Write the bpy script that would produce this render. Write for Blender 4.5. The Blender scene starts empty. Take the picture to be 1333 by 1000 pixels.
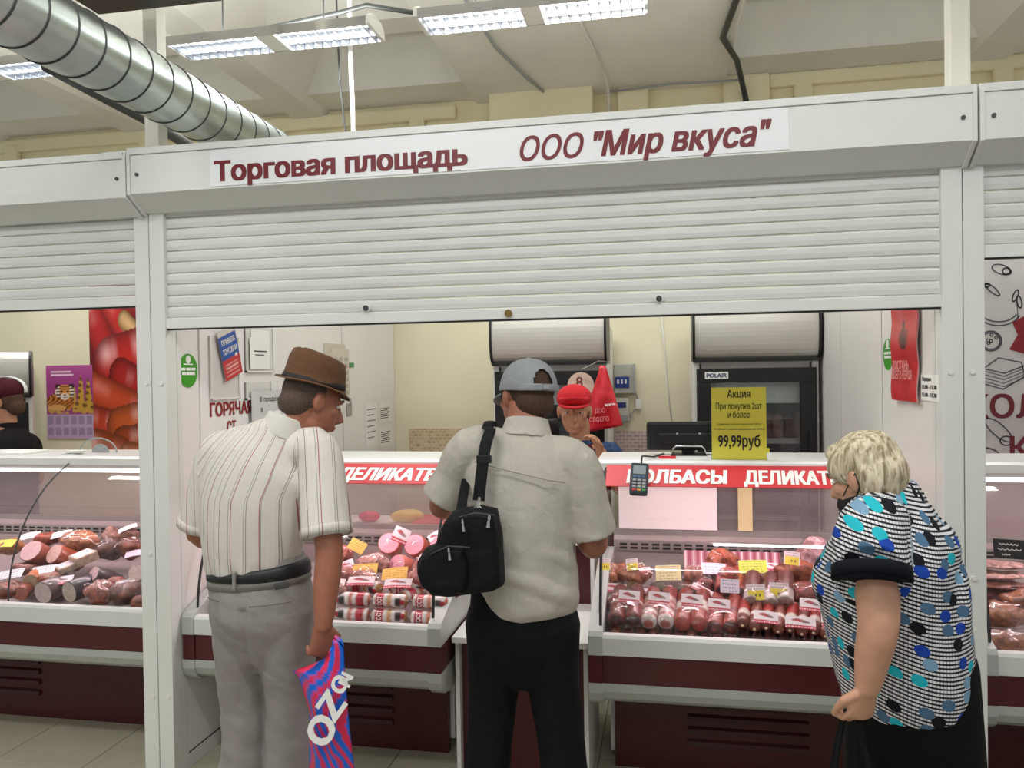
import bpy, bmesh, math, random
import numpy as np
from mathutils import Vector, Matrix, noise
random.seed(7)
S = bpy.context.scene
COL = S.collection

# ------------------------------------------------------------------ camera
EYE = 1.68
YAW, PITCH, ROLL = math.radians(10.8), math.radians(-0.777), math.radians(-0.885)
FW = Vector((-math.sin(YAW)*math.cos(PITCH), math.cos(YAW)*math.cos(PITCH), math.sin(PITCH)))
_r = Vector((math.cos(YAW), math.sin(YAW), 0)); _u = _r.cross(FW)
RT = _r*math.cos(ROLL)+_u*math.sin(ROLL); UP = -_r*math.sin(ROLL)+_u*math.cos(ROLL)
cam_d = bpy.data.cameras.new('camera'); cam = bpy.data.objects.new('camera', cam_d); COL.objects.link(cam)
cam_d.sensor_width = 36; cam_d.lens = 36*1040/1333; cam_d.clip_start = .05
cam.matrix_world = Matrix(((RT.x, UP.x, -FW.x, 0), (RT.y, UP.y, -FW.y, 0), (RT.z, UP.z, -FW.z, EYE), (0, 0, 0, 1)))
S.camera = cam
def ray(px, py): return FW+RT*((px-666.5)/1040)-UP*((py-500)/1040)
def atY(px, py, Y): d = ray(px, py); return Vector((0, 0, EYE))+d*(Y/d.y)
def atX(px, py, X): d = ray(px, py); return Vector((0, 0, EYE))+d*(X/d.x)

# ------------------------------------------------------------------ light
W = bpy.data.worlds.new('hall_ambient'); S.world = W; W.use_nodes = True
W.node_tree.nodes['Background'].inputs[0].default_value = (.98, 1, .99, 1)
W.node_tree.nodes['Background'].inputs[1].default_value = .43
LAMP_POWER = 22
CASE_POWER = 3.6
vs = S.view_settings
vs.view_transform = 'Standard'; vs.look = 'None'; vs.gamma = 1; vs.exposure = -0.08; vs.use_curve_mapping = False

# ------------------------------------------------------------------ helpers
def lin(c):
    if isinstance(c, str):
        c = [int(c[i:i+2], 16)/255 for i in (1, 3, 5)]
    return tuple(((v+.055)/1.055)**2.4 if v > .04045 else v/12.92 for v in c[:3])
def nt(name):
    m = bpy.data.materials.new(name); m.use_nodes = True
    t = m.node_tree; return m, t, t.nodes['Principled BSDF']
def mat(name, c, rough=.5, metal=0, var=.0, scale=8, bump=0, bscale=60, spec=.5, emit=0, coat=0, sub=0):
    m, t, b = nt(name)
    c = lin(c); b.inputs['Base Color'].default_value = (*c, 1)
    b.inputs['Roughness'].default_value = rough; b.inputs['Metallic'].default_value = metal
    b.inputs['Specular IOR Level'].default_value = spec; b.inputs['Coat Weight'].default_value = coat
    if sub: b.inputs['Subsurface Weight'].default_value = sub; b.inputs['Subsurface Radius'].default_value = (.01, .004, .002)
    if emit: b.inputs['Emission Color'].default_value = (*c, 1); b.inputs['Emission Strength'].default_value = emit
    if var or bump:
        tc = t.nodes.new('ShaderNodeTexCoord')
    if var:
        n = t.nodes.new('ShaderNodeTexNoise'); n.inputs['Scale'].default_value = scale; n.inputs['Detail'].default_value = 4
        r = t.nodes.new('ShaderNodeValToRGB')
        r.color_ramp.elements[0].position = .3; r.color_ramp.elements[1].position = .7
        r.color_ramp.elements[0].color = (*[v*(1-var) for v in c], 1); r.color_ramp.elements[1].color = (*[min(1, v*(1+var)) for v in c], 1)
        t.links.new(tc.outputs['Object'], n.inputs['Vector']); t.links.new(n.outputs['Fac'], r.inputs['Fac']); t.links.new(r.outputs['Color'], b.inputs['Base Color'])
    if bump:
        n = t.nodes.new('ShaderNodeTexNoise'); n.inputs['Scale'].default_value = bscale; n.inputs['Detail'].default_value = 3
        bp = t.nodes.new('ShaderNodeBump'); bp.inputs['Strength'].default_value = bump; bp.inputs['Distance'].default_value = .01
        t.links.new(tc.outputs['Object'], n.inputs['Vector']); t.links.new(n.outputs['Fac'], bp.inputs['Height']); t.links.new(bp.outputs['Normal'], b.inputs['Normal'])
    return m
def attr_mat(name, rough=.5, attr='paint', bump=0, spec=.5, coat=0):
    m, t, b = nt(name); a = t.nodes.new('ShaderNodeAttribute'); a.attribute_name = attr
    t.links.new(a.outputs['Color'], b.inputs['Base Color']); b.inputs['Roughness'].default_value = rough
    b.inputs['Specular IOR Level'].default_value = spec; b.inputs['Coat Weight'].default_value = coat
    if bump:
        n = t.nodes.new('ShaderNodeTexNoise'); n.inputs['Scale'].default_value = 90
        bp = t.nodes.new('ShaderNodeBump'); bp.inputs['Strength'].default_value = bump; bp.inputs['Distance'].default_value = .004
        t.links.new(n.outputs['Fac'], bp.inputs['Height']); t.links.new(bp.outputs['Normal'], b.inputs['Normal'])
    return m
def glass_mat(name, tint=(1, 1, 1), refl=.06, rough=.02, edge=.5, haze=0):
    m = bpy.data.materials.new(name); m.use_nodes = True; t = m.node_tree; t.nodes.clear()
    o = t.nodes.new('ShaderNodeOutputMaterial'); tr = t.nodes.new('ShaderNodeBsdfTransparent'); gl = t.nodes.new('ShaderNodeBsdfGlossy')
    tr.inputs[0].default_value = (*tint, 1); gl.inputs['Roughness'].default_value = rough
    lw = t.nodes.new('ShaderNodeLayerWeight'); lw.inputs[0].default_value = .25
    ma = t.nodes.new('ShaderNodeMath'); ma.operation = 'MULTIPLY_ADD'; ma.inputs[1].default_value = edge; ma.inputs[2].default_value = refl
    mx = t.nodes.new('ShaderNodeMixShader'); t.links.new(lw.outputs['Facing'], ma.inputs[0]); t.links.new(ma.outputs[0], mx.inputs[0])
    base = tr.outputs[0]
    if haze:
        df = t.nodes.new('ShaderNodeBsdfDiffuse'); df.inputs[0].default_value = (.8, .78, .78, 1)
        m2 = t.nodes.new('ShaderNodeMixShader'); m2.inputs[0].default_value = haze
        t.links.new(tr.outputs[0], m2.inputs[1]); t.links.new(df.outputs[0], m2.inputs[2]); base = m2.outputs[0]
    t.links.new(base, mx.inputs[1]); t.links.new(gl.outputs[0], mx.inputs[2]); t.links.new(mx.outputs[0], o.inputs[0])
    return m

class B:
    """collects shapes in one bmesh"""
    def __init__(s): s.bm = bmesh.new()
    def box(s, x0, x1, y0, y1, z0, z1, bev=0, M=None):
        r = bmesh.ops.create_cube(s.bm, size=1)
        m = Matrix.Translation(((x0+x1)/2, (y0+y1)/2, (z0+z1)/2)) @ Matrix.Diagonal((abs(x1-x0), abs(y1-y0), abs(z1-z0), 1))
        bmesh.ops.transform(s.bm, matrix=(M @ m if M else m), verts=r['verts'])
        if bev:
            es = list({e for v in r['verts'] for e in v.link_edges})
            bmesh.ops.bevel(s.bm, geom=es, offset=bev, segments=2, affect='EDGES', profile=.6)
        return s
    def tube(s, pts, rad, n=12, side=None, cap=True, dome=False):
        pts = [Vector(p) for p in pts]
        if not isinstance(rad, (list, tuple)): rad = [rad]*len(pts)
        rings = []; prev = None
        for i, p in enumerate(pts):
            d = (pts[min(i+1, len(pts)-1)]-pts[max(i-1, 0)]).normalized()
            if side is not None: a = Vector(side)
            elif prev is not None: a = prev
            else: a = Vector((1, 0, 0)) if abs(d.x) < .8 else Vector((0, 0, 1))
            a = (a-d*a.dot(d)).normalized(); prev = a; b = d.cross(a)
            ra, rb = rad[i] if isinstance(rad[i], (list, tuple)) else (rad[i], rad[i])
            rings.append((p, a, b, ra, rb, d))
        R = list(rings)
        if dome:
            def dm(r, sg):
                p, a, b, ra, rb, d = r; m = min(ra, rb)
                return [(p+d*sg*m*math.sin(t), a, b, ra*math.cos(t), rb*math.cos(t), d) for t in (.5, .95, 1.3)]
            R = dm(rings[0], -1)[::-1]+rings+dm(rings[-1], 1)
        vs = [[s.bm.verts.new(p+a*(math.cos(2*math.pi*k/n)*ra)+b*(math.sin(2*math.pi*k/n)*rb)) for k in range(n)] for p, a, b, ra, rb, d in R]
        for i in range(len(vs)-1):
            for k in range(n):
                s.bm.faces.new((vs[i][k], vs[i][(k+1) % n], vs[i+1][(k+1) % n], vs[i+1][k]))
        if cap or dome:
            s.bm.faces.new(vs[0][::-1]); s.bm.faces.new(vs[-1])
        return s
    def ell(s, c, r, rot=None, u=18, v=12):
        q = bmesh.ops.create_uvsphere(s.bm, u_segments=u, v_segments=v, radius=1)
        m = Matrix.Translation(Vector(c)) @ (rot.to_4x4() if rot else Matrix()) @ Matrix.Diagonal((*r, 1))
        bmesh.ops.transform(s.bm, matrix=m, verts=q['verts']); return s
    def prism(s, prof, axis, a0, a1):
        """closed profile in the other two axes, extruded along axis from a0 to a1"""
        def P(q, a): return {'x': (a, q[0], q[1]), 'y': (q[0], a, q[1]), 'z': (q[0], q[1], a)}[axis]
        v0 = [s.bm.verts.new(P(q, a0)) for q in prof]; v1 = [s.bm.verts.new(P(q, a1)) for q in prof]
        n = len(prof)
        for i in range(n): s.bm.faces.new((v0[i], v0[(i+1) % n], v1[(i+1) % n], v1[i]))
        s.bm.faces.new(v0[::-1]); s.bm.faces.new(v1); return s
    def quad(s, *p):
        s.bm.faces.new([s.bm.verts.new(q) for q in p]); return s
    def mesh(s, name, smooth=False, M=None):
        bmesh.ops.recalc_face_normals(s.bm, faces=s.bm.faces)
        me = bpy.data.meshes.new(name)
        if M: s.bm.transform(M)
        s.bm.to_mesh(me); s.bm.free()
        if smooth: me.shade_smooth()
        return me
INV = {}
def tag(o, label, cat, group=None):
    o['label'] = label; o['category'] = cat
    if group: o['group'] = group
    return o
def thing(name, label, cat, base=(0, 0, 0), group=None, rot=None):
    o = bpy.data.objects.new(name, None); COL.objects.link(o); o.empty_display_size = .05
    o.location = base
    if rot: o.rotation_euler = rot
    mw = Matrix.Translation(Vector(base)) @ (o.rotation_euler.to_matrix().to_4x4() if rot else Matrix())
    INV[o.name] = mw.inverted()
    return tag(o, label, cat, group)
def put(name, me, m=None, parent=None, local=False, smooth=None):
    """link a mesh (or B) as one object; world-space vertices unless local"""
    if isinstance(me, B): me = me.mesh(name, bool(smooth))
    elif smooth: me.shade_smooth()
    o = bpy.data.objects.new(name, me); COL.objects.link(o)
    if m and not me.materials: me.materials.append(m)
    if parent:
        o.parent = parent
        if not local and parent.name in INV: o.matrix_parent_inverse = INV[parent.name]
    return o
def solo(name, me, m, label, cat, group=None, smooth=None):
    """a thing that is one mesh; origin moved to its base"""
    o = put(name, me, m, smooth=smooth)
    co = np.empty(len(o.data.vertices)*3, np.float32); o.data.vertices.foreach_get('co', co); co = co.reshape(-1, 3)
    c = Vector(((co[:, 0].min()+co[:, 0].max())/2, (co[:, 1].min()+co[:, 1].max())/2, co[:, 2].min()))
    o.data.transform(Matrix.Translation(-c)); o.location = c
    return tag(o, label, cat, group)
def struct(name, me, m, smooth=None, parent=None):
    o = put(name, me, m, parent, smooth=smooth)
    if not parent: o['kind'] = 'structure'
    return o
def frame(origin, xdir, ydir):
    x = Vector(xdir).normalized(); y = Vector(ydir); y = (y-x*y.dot(x)).normalized(); z = x.cross(y)
    return Matrix(((x.x, y.x, z.x, origin[0]), (x.y, y.y, z.y, origin[1]), (x.z, y.z, z.z, origin[2]), (0, 0, 0, 1)))
def text_mesh(s, w=None, h=None, depth=.001, bold=0, shear=0, M=None, space=1):
    """lettering in the xy plane, lower-left at origin, scaled to width w and/or cap height h; outlines are filled by winding number"""
    from mathutils.geometry import delaunay_2d_cdt
    c = bpy.data.curves.new('lettering', 'FONT'); c.body = s; c.size = 1; c.shear = shear; c.space_character = space
    c.resolution_u = 3; c.fill_mode = 'NONE'
    o = bpy.data.objects.new('lettering', c); me = bpy.data.meshes.new_from_object(o)
    bpy.data.objects.remove(o); bpy.data.curves.remove(c)
    n = len(me.vertices); co = np.empty(n*3, np.float32); me.vertices.foreach_get('co', co); co = co.reshape(-1, 3)[:, :2].astype(float)
    ed = np.empty(len(me.edges)*2, np.int32); me.edges.foreach_get('vertices', ed); ed = ed.reshape(-1, 2); bpy.data.meshes.remove(me)
    # direct every edge along its contour (vertices run in order; the closing edge links last to first)
    ed = np.array([(i, j) if abs(int(j)-int(i)) == 1 and j > i else ((j, i) if abs(int(j)-int(i)) == 1 else (max(i, j), min(i, j))) for i, j in ed])
    co[:, 0] -= co[:, 0].min(); W0 = co[:, 0].max(); cap = .73
    sy = h/cap if h else w/W0; sx = w/W0 if w else sy
    P, E = [], []
    e = bold*.75
    for ax, ay in (((0, 0),) if not bold else ((-e, -e*.5), (e, -e*.5), (-e, e*.5), (e, e*.5), (-e*.35, 0), (e*.35, 0))):
        E.append(ed+sum(map(len, P))); P.append(co+np.array([ax, ay]))
    P = np.concatenate(P); E = np.concatenate(E)
    r = delaunay_2d_cdt([Vector(p) for p in P], [tuple(map(int, q)) for q in E], [], 0, 1e-5)
    V = np.array([(v.x, v.y) for v in r[0]]); F = np.array(r[2])
    ce = V[F].mean(1); A, Bq = P[E[:, 0]], P[E[:, 1]]
    wn = np.zeros(len(ce))
    for (ax, ay), (bx, by) in zip(A, Bq):
        if ay == by: continue
        up = (ay <= ce[:, 1]) & (by > ce[:, 1]); dn = (by <= ce[:, 1]) & (ay > ce[:, 1])
        left = (bx-ax)*(ce[:, 1]-ay)-(ce[:, 0]-ax)*(by-ay)
        wn += (up & (left > 0)).astype(int)-(dn & (left < 0)).astype(int)
    keep = F[np.abs(wn) > .5]
    used, inv = np.unique(keep, return_inverse=True); V = V[used]*np.array([sx, sy]); keep = inv.reshape(-1, 3)
    me = bpy.data.meshes.new('lettering'); me.from_pydata([(x, y, depth) for x, y in V], [], keep.tolist())
    if M: me.transform(M)
    return me
def joined(meshes, name):
    bm = bmesh.new()
    for m in meshes: bm.from_mesh(m); bpy.data.meshes.remove(m)
    me = bpy.data.meshes.new(name); bm.to_mesh(me); bm.free(); return me
def sheet(w, h, fn, nx, ny, M, bend=None, thick=.0015, name='print'):
    """a thin printed sheet: grid front with painted colour attribute, plain back; origin lower-left, x right, y up, faces +z"""
    u, v = np.meshgrid(np.linspace(0, 1, nx+1), np.linspace(0, 1, ny+1)); u = u.ravel(); v = v.ravel()
    z = bend(u, v) if bend else np.zeros_like(u)
    F = np.stack([u*w, v*h, z+thick], 1); Bk = np.stack([u*w, v*h, z], 1)
    n = len(u); idx = np.arange(n).reshape(ny+1, nx+1)
    q = np.stack([idx[:-1, :-1], idx[:-1, 1:], idx[1:, 1:], idx[1:, :-1]], -1).reshape(-1, 4)
    faces = q.tolist()+(q[:, ::-1]+n).tolist()
    rim = list(idx[0, :])+list(idx[1:, -1])+list(idx[-1, -2::-1])+list(idx[-2:0:-1, 0])
    for i in range(len(rim)):
        a, b = rim[i], rim[(i+1) % len(rim)]; faces.append((b, a, a+n, b+n))
    me = bpy.data.meshes.new(name); me.from_pydata(np.concatenate([F, Bk]).tolist(), [], faces)
    c = np.ones((2*n, 4), np.float32); rgb = np.array(fn(u, v)); c[:n, :3] = rgb; c[n:, :3] = rgb.mean(0)*.3+.5
    a = me.color_attributes.new('paint', 'FLOAT_COLOR', 'POINT'); a.data.foreach_set('color', c.ravel())
    me.transform(M); return me
def paint(me, fn):
    n = len(me.vertices); co = np.empty(n*3, np.float32); me.vertices.foreach_get('co', co); co = co.reshape(-1, 3)
    c = np.ones((n, 4), np.float32); c[:, :3] = fn(co)
    a = me.color_attributes.new('paint', 'FLOAT_COLOR', 'POINT'); a.data.foreach_set('color', c.ravel()); return me
def L3(c): return np.array(lin(c))
def mixc(base, c, k): return base*(1-k[:, None])+L3(c)[None, :]*k[:, None]
def lathe(prof, n=20):
    """profile of (axial, radius) turned about the x axis"""
    b = B(); rings = []
    for x, r in prof:
        rings.append([b.bm.verts.new((x, r*math.cos(2*math.pi*k/n), r*math.sin(2*math.pi*k/n))) for k in range(n)])
    for i in range(len(rings)-1):
        for k in range(n): b.bm.faces.new((rings[i][k], rings[i][(k+1) % n], rings[i+1][(k+1) % n], rings[i+1][k]))
    b.bm.faces.new(rings[0][::-1]); b.bm.faces.new(rings[-1]); return b
def copy_tree(root, loc, rot=None, **props):
    r = root.copy(); COL.objects.link(r); r.location = loc
    if rot is not None: r.rotation_euler = rot
    for k, v in props.items(): r[k] = v
    for ch in root.children:
        c = ch.copy(); COL.objects.link(c); c.parent = r
        for g in ch.children:
            d = g.copy(); COL.objects.link(d); d.parent = c
    return r

# ------------------------------------------------------------------ materials
WHITE = mat('painted_aluminium_white', '#e2e3df', .35, var=.02, scale=3)
SLATW = mat('shutter_slat_white', '#dcddd9', .32, var=.02, scale=4)
GREYLINE = mat('dark_joint', '#2b2a2a', .6)
MAROON_T = mat('maroon_lettering', '#741c27', .45)
CEIL = mat('ceiling_plaster', '#f1eee6', .9, var=.06, scale=1.5, bump=.15, bscale=9)
CREAM = mat('cream_wall_paint', '#f8efcb', .85, var=.04, scale=1.2, bump=.12, bscale=14)
CREAM2 = mat('stall_cream_wall', '#e8e0c4', .7, var=.03, scale=2)
PANELW = mat('partition_panel', '#ece8e4', .4, var=.02, scale=2)
TILE = mat('floor_tile_beige', '#b5af9a', .3, var=.07, scale=5)
GROUT = mat('floor_grout', '#7d776a', .9)
GALV = mat('galvanised_steel', '#a8b0ac', .33, .85, var=.12, scale=6, bump=.05, bscale=5)
STEELD = mat('dark_steel', '#4a4b4a', .5, .5)
POSTW = mat('post_paint', '#e6e2d6', .55, var=.03)
BLACKP = mat('black_plastic', '#141416', .38)
DARKG = mat('dark_grey_plastic', '#3b3c3f', .45)
GREYP = mat('grey_plastic', '#a9abab', .45)
WHITEP = mat('white_plastic', '#eceae6', .4)
PAPER = mat('white_paper', '#f2f0ec', .8)
INK = mat('black_ink', '#222222', .8)
REDP = mat('red_print', '#d01f2c', .45)
WHITET = mat('white_print', '#f5f3f0', .5)
MAROON = mat('maroon_panel', '#4a1417', .38, var=.05, scale=3)
BUMPW = mat('white_bumper_plastic', '#d6d7d4', .4)
BUMPG = mat('grey_bumper_plastic', '#b2b5b1', .4, var=.02)
CASEW = mat('case_white_enamel', '#eceae8', .3)
CASEIN = mat('case_interior', '#9d9491', .4, .2, var=.05)
STEEL = mat('brushed_steel', '#a5a09c', .35, .6, var=.05, scale=10)
CHROME = mat('chrome', '#cfcfd0', .12, 1)
GLASS = glass_mat('curved_glass', refl=.03, edge=.16)
PANE = glass_mat('cooler_glass', tint=(.86, .9, .9), refl=.05, edge=.3)
REARG = glass_mat('rear_sliding_glass', tint=(.86, .78, .78), refl=.05, edge=.2, rough=.15, haze=.12)
FILM = glass_mat('clear_film', refl=.025, edge=.3, rough=.09)
def emis(name, c, s):
    m = bpy.data.materials.new(name); m.use_nodes = True; t = m.node_tree; t.nodes.clear()
    o = t.nodes.new('ShaderNodeOutputMaterial'); e = t.nodes.new('ShaderNodeEmission'); e.inputs[0].default_value = (*lin(c), 1); e.inputs[1].default_value = s
    t.links.new(e.outputs[0], o.inputs[0]); return m
TUBE = emis('fluorescent_tube', '#f4f8ff', 7)
CASETUBE = emis('pink_case_tube', '#ffe2ea', 9)
PRINT = attr_mat('printed_sheet', .45)
PRINTM = attr_mat('printed_matte', .7)
FOOD = attr_mat('sausage_casing', .28, bump=.1, coat=.25)
MEAT = attr_mat('meat_surface', .33, bump=.5, coat=.25)
def marble(m, sc, lo, hi):
    t = m.node_tree; b = t.nodes['Principled BSDF']; a = [n for n in t.nodes if n.type == 'ATTRIBUTE'][0]
    tc = t.nodes.new('ShaderNodeTexCoord'); n = t.nodes.new('ShaderNodeTexNoise'); n.inputs['Scale'].default_value = sc; n.inputs['Detail'].default_value = 5; n.inputs['Distortion'].default_value = 1.2
    r = t.nodes.new('ShaderNodeValToRGB'); r.color_ramp.elements[0].position = .36; r.color_ramp.elements[1].position = .66; r.color_ramp.elements[0].color = (*lo, 1); r.color_ramp.elements[1].color = (*hi, 1)
    x = t.nodes.new('ShaderNodeMix'); x.data_type = 'RGBA'; x.blend_type = 'MULTIPLY'; x.inputs['Factor'].default_value = 1
    t.links.new(tc.outputs['Object'], n.inputs['Vector']); t.links.new(n.outputs['Fac'], r.inputs['Fac']); t.links.new(a.outputs['Color'], x.inputs['A']); t.links.new(r.outputs['Color'], x.inputs['B']); t.links.new(x.outputs['Result'], b.inputs['Base Color'])
marble(MEAT, 38, (.30, .22, .20), (1, .95, .9)); marble(FOOD, 30, (.62, .58, .56), (1, 1, 1))

# ------------------------------------------------------------------ hall: floor, ceiling, back wall
floor = struct('floor', B().box(-7, 5, -3, 7, -.06, -.004), GROUT)
tile_me = B().box(-.2175, .2175, -.2175, .2175, -.03, 0, .003).mesh('floor_tile'); tile_me.materials.append(TILE)
for i in range(13):
    for j in range(8):
        x = -4.7+.44*i; y = 1.3+.44*j+.14
        if y > 4.2: continue
        t = put('floor_tile', tile_me, None, floor); t.location = (x+.22, y+.04, 0)
struct('wall_back', B().box(-8, 6, 6.8, 7.0, 0, 4.45), CREAM)
WB = bpy.data.objects['wall_back']
def wallpart(name, x0, x1, z0, z1, d): put(name, B().box(x0, x1, 6.8-d, 6.8, z0, z1, .02), CREAM, WB)
wallpart('wall_lip', -8, -1.75, 3.90, 4.02, .06); wallpart('wall_lip', .86, 6, 3.95, 4.06, .06)
for x in (-6.2, -4.75, -3.42, -2.1, 1.12, 1.16+1.42, 4.1): wallpart('pilaster', x-.07, x+.07, 2.8, 3.97, .07)
wallpart('wall_pier', -1.42, -.55, 2.7, 4.06, .22); wallpart('wall_pier', -.35, -.1, 2.7, 4.06, .12); wallpart('wall_pier', .5, .86, 2.7, 4.06, .1)

ceil = struct('ceiling', B().box(-9, 6, -3, 7, 4.42, 4.6), CEIL)
def rib_y(name, x0, x1, zb, slope=.18, y0=-3, y1=6.8):
    put(name, B().prism([(x0, zb), (x1, zb), (x1+slope, 4.43), (x0-slope, 4.43)], 'y', y0, y1), CEIL, ceil)
rib_y('main_beam', -1.56, .52, 4.02, .12)
rib_y('ceiling_rib', -3.25, -2.98, 4.0, .34)
rib_y('ceiling_rib', -4.95, -4.68, 4.0, .34)
rib_y('ceiling_rib', -6.6, -6.3, 4.0, .34)
rib_y('ceiling_rib', 2.3, 2.6, 4.02, .34)
rib_y('ceiling_rib', 4.1, 4.4, 4.02, .34)
for x0, x1 in ((-6.3, -4.95), (-4.68, -3.25), (-2.98, -1.56), (.52, 2.3), (2.6, 4.1)):
    for yc in (5.55, 4.1, 2.6):
        put('cross_rib', B().prism([(yc-.12, 4.2), (yc+.12, 4.2), (yc+.4, 4.43), (yc-.4, 4.43)], 'x', x0-.2, x1+.2), CEIL, ceil)
    put('edge_rib', B().prism([(6.35, 4.06), (6.795, 4.06), (6.795, 4.43), (6.1, 4.43)], 'x', x0-.05, x1+.05), CEIL, ceil)

def wire(name, pts, r, m, label, cat, group=None):
    return solo(name, B().tube(pts, r, 8), m, label, cat, group, smooth=True)
wire('ceiling_cable', [(.56, 2.5, 4.0), (.54, 4.4, 3.99), (.48, 5.1, 3.99), (.43, 5.8, 4.0), (.56, 6.2, 3.99), (.66, 6.68, 3.9), (.72, 6.7, 3.6), (.72, 6.7, 2.9)], .022, STEELD, 'thick dark grey cable curving along the ceiling edge at right', 'cable')
wire('ceiling_cable', [(-1.2, 4.6, 4.01), (-1.15, 5.6, 4.0), (-1.02, 6.3, 4.0), (-.95, 6.56, 4.0)], .012, GREYP, 'thin grey cable along the wide ceiling beam behind the centre lamp', 'cable')
wire('ceiling_cable', [(-.62, 4.4, 4.01), (-.45, 6.0, 4.0), (-.42, 6.5, 4.0), (-.42, 6.66, 3.9), (-.42, 6.67, 2.8)], .012, POSTW, 'white cable crossing the wide beam and dropping down the cream wall', 'cable')
wire('ceiling_cable', [(-.42, 6.66, 3.99), (.1, 6.63, 4.0), (.45, 6.63, 3.99), (.62, 6.66, 4.0)], .01, GREYP, 'thin pale cable sagging along the top of the cream wall', 'cable')

# spiral duct
dx, dz, dr = -1.955, 2.825, .118
duct = thing('ventilation_duct', 'round galvanised spiral ventilation duct running under the ceiling', 'duct', (dx, 1.5, dz))
put('duct_tube', B().tube([(dx, y, dz) for y in (.9, 2.0, 4.0, 6.8)], dr, 40), GALV, duct, smooth=True)
def torus(R, r, n=36, k=6):
    b = B(); V = [[b.bm.verts.new(((R+r*math.cos(2*math.pi*j/k))*math.cos(2*math.pi*i/n), r*math.sin(2*math.pi*j/k), (R+r*math.cos(2*math.pi*j/k))*math.sin(2*math.pi*i/n))) for j in range(k)] for i in range(n)]
    for i in range(n):
        for j in range(k): b.bm.faces.new((V[i][j], V[(i+1) % n][j], V[(i+1) % n][(j+1) % k], V[i][(j+1) % k]))
    return b
sm = torus(dr, .0045).mesh('seam', True); sm.materials.append(STEELD)
for k in range(34):
    o = put('seam', sm, None, duct, local=True); o.location = (0, k*.126+.02, 0); o.rotation_euler = (0, 0, .1)
wire('ceiling_pipe', [atY(60, 85, 2.95), atY(120, 118, 3.2), atY(190, 155, 3.5), atY(262, 200, 4.1), atY(330, 232, 5.0)], .028, STEELD, 'dark pipe running just below the galvanised duct', 'pipe')
wire('hanging_cable', [(-2.3, 3.4, 4.42), (-2.3, 3.4, 2.9), (-2.31, 3.42, 2.75), (-2.29, 3.4, 2.45)], .006, STEELD, 'thin dark wire hanging beside the left support post', 'cable')
wire('duct_hanger', [(dx, 2.2, dz+.1), (dx, 2.2, 4.42)], .012, STEELD, 'perforated steel strap hanging the galvanised duct', 'hanger')
q0 = atY(455, 45, 4.3)
wire('hanging_cable', [(q0.x, 4.3, 4.42), (q0.x+.005, 4.3, 3.4), (q0.x+.012, 4.3, 3.2), (q0.x+.01, 4.3, 2.6)], .013, WHITEP, 'white cable dropping behind the left lamp to the sign box', 'cable')
q0 = atY(437, 60, 4.4)
wire('hanging_cable', [(q0.x, 4.4, 4.3), (q0.x+.02, 4.4, 3.4), (q0.x+.05, 4.4, 3.1), (q0.x+.06, 4.4, 2.6)], .006, STEELD, 'thin black cable hanging beside the white cable', 'cable')
wire('ceiling_cable', [(-3.4, 4.25, 3.62), (-2.3, 4.25, 3.66), (-1.75, 4.22, 3.7), (-1.6, 4.25, 3.74), (-1.2, 4.25, 3.64), (-.9, 4.25, 3.68), (.4, 4.25, 3.7)], .014, STEELD, 'grey supply cable strung along above the row of lamps', 'cable')
# dark ceiling panel at top left
p0, p1, p2 = atY(100, 0, 2.95), atY(150, 17, 2.95), atY(283, 0, 2.95)
dp = thing('dark_ceiling_panel', 'black hanging panel above the duct at the top of the picture', 'panel', (p1.x, 2.8, p1.z))
put('panel_board', B().box(p0.x+.1, p2.x+.02, 2.5, 2.95, p1.z-.0, p1.z+.05, .004), BLACKP, dp)
put('hanger_rod', B().tube([(p1.x+.2, 2.8, p1.z+.05), (p1.x+.2, 2.8, 4.42)], .008, 8), STEELD, dp)

# lamps
def make_lamp(x, y, z=3.56, label='', vis=True):
    t = thing('ceiling_light', label, 'light', (x, y, z), 'twin-tube ceiling lights')
    b = B().prism([(-.105, 0), (.105, 0), (.06, .035), (-.06, .035)], 'x', -.585, .585)
    put('housing', b, WHITEP, t, local=True)
    for s in (-1, 1):
        e = B().prism([(-.125, -.035), (.125, -.035), (.11, .015), (.065, .042), (-.065, .042), (-.11, .015)], 'x', s*.585, s*.605)
        put('end_cap', e, WHITEP, t, local=True)
        put('tube', B().tube([(-.57, s*.055, -.012), (.57, s*.055, -.012)], .013, 10), TUBE, t, local=True, smooth=True)
        put('side_reflector', B().box(-.585, .585, s*.108, s*.113, -.04, .01), CHROME, t, local=True)
    put('centre_plate', B().box(-.05, .05, -.105, .105, -.038, -.03), WHITEP, t, local=True)
    if vis:
        for k in range(22):
            xx = -.56+k*.0533
            if abs(xx) < .06: continue
            f = put('louver_fin', fin_me, None, t, local=True); f.location = (xx, 0, -.02)
    for yy in (-.3, .3):
        put('suspension_rod', B().tube([(yy, 0, .035), (yy, 0, 4.42-z)], .005, 6), STEELD, t, local=True)
    ld = bpy.data.lights.new('lamp_light', 'AREA'); ld.shape = 'RECTANGLE'; ld.size = 1.1; ld.size_y = .2; ld.energy = LAMP_POWER; ld.color = (.97, 1, .985)
    lo = bpy.data.objects.new('lamp_light', ld); COL.objects.link(lo); lo.parent = t; lo.location = (0, 0, -.045)
    ud = bpy.data.lights.new('added_ceiling_fill', 'AREA'); ud.shape = 'RECTANGLE'; ud.size = 1.1; ud.size_y = .2; ud.energy = LAMP_POWER*.6; ud.color = (.97, 1, .985)  # added fill aimed upward to brighten the ceiling; the housing itself is opaque
    uo = bpy.data.objects.new('added_ceiling_fill', ud); COL.objects.link(uo); uo.parent = t; uo.location = (0, 0, .05); uo.rotation_euler = (math.pi, 0, 0)
    return t
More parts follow.
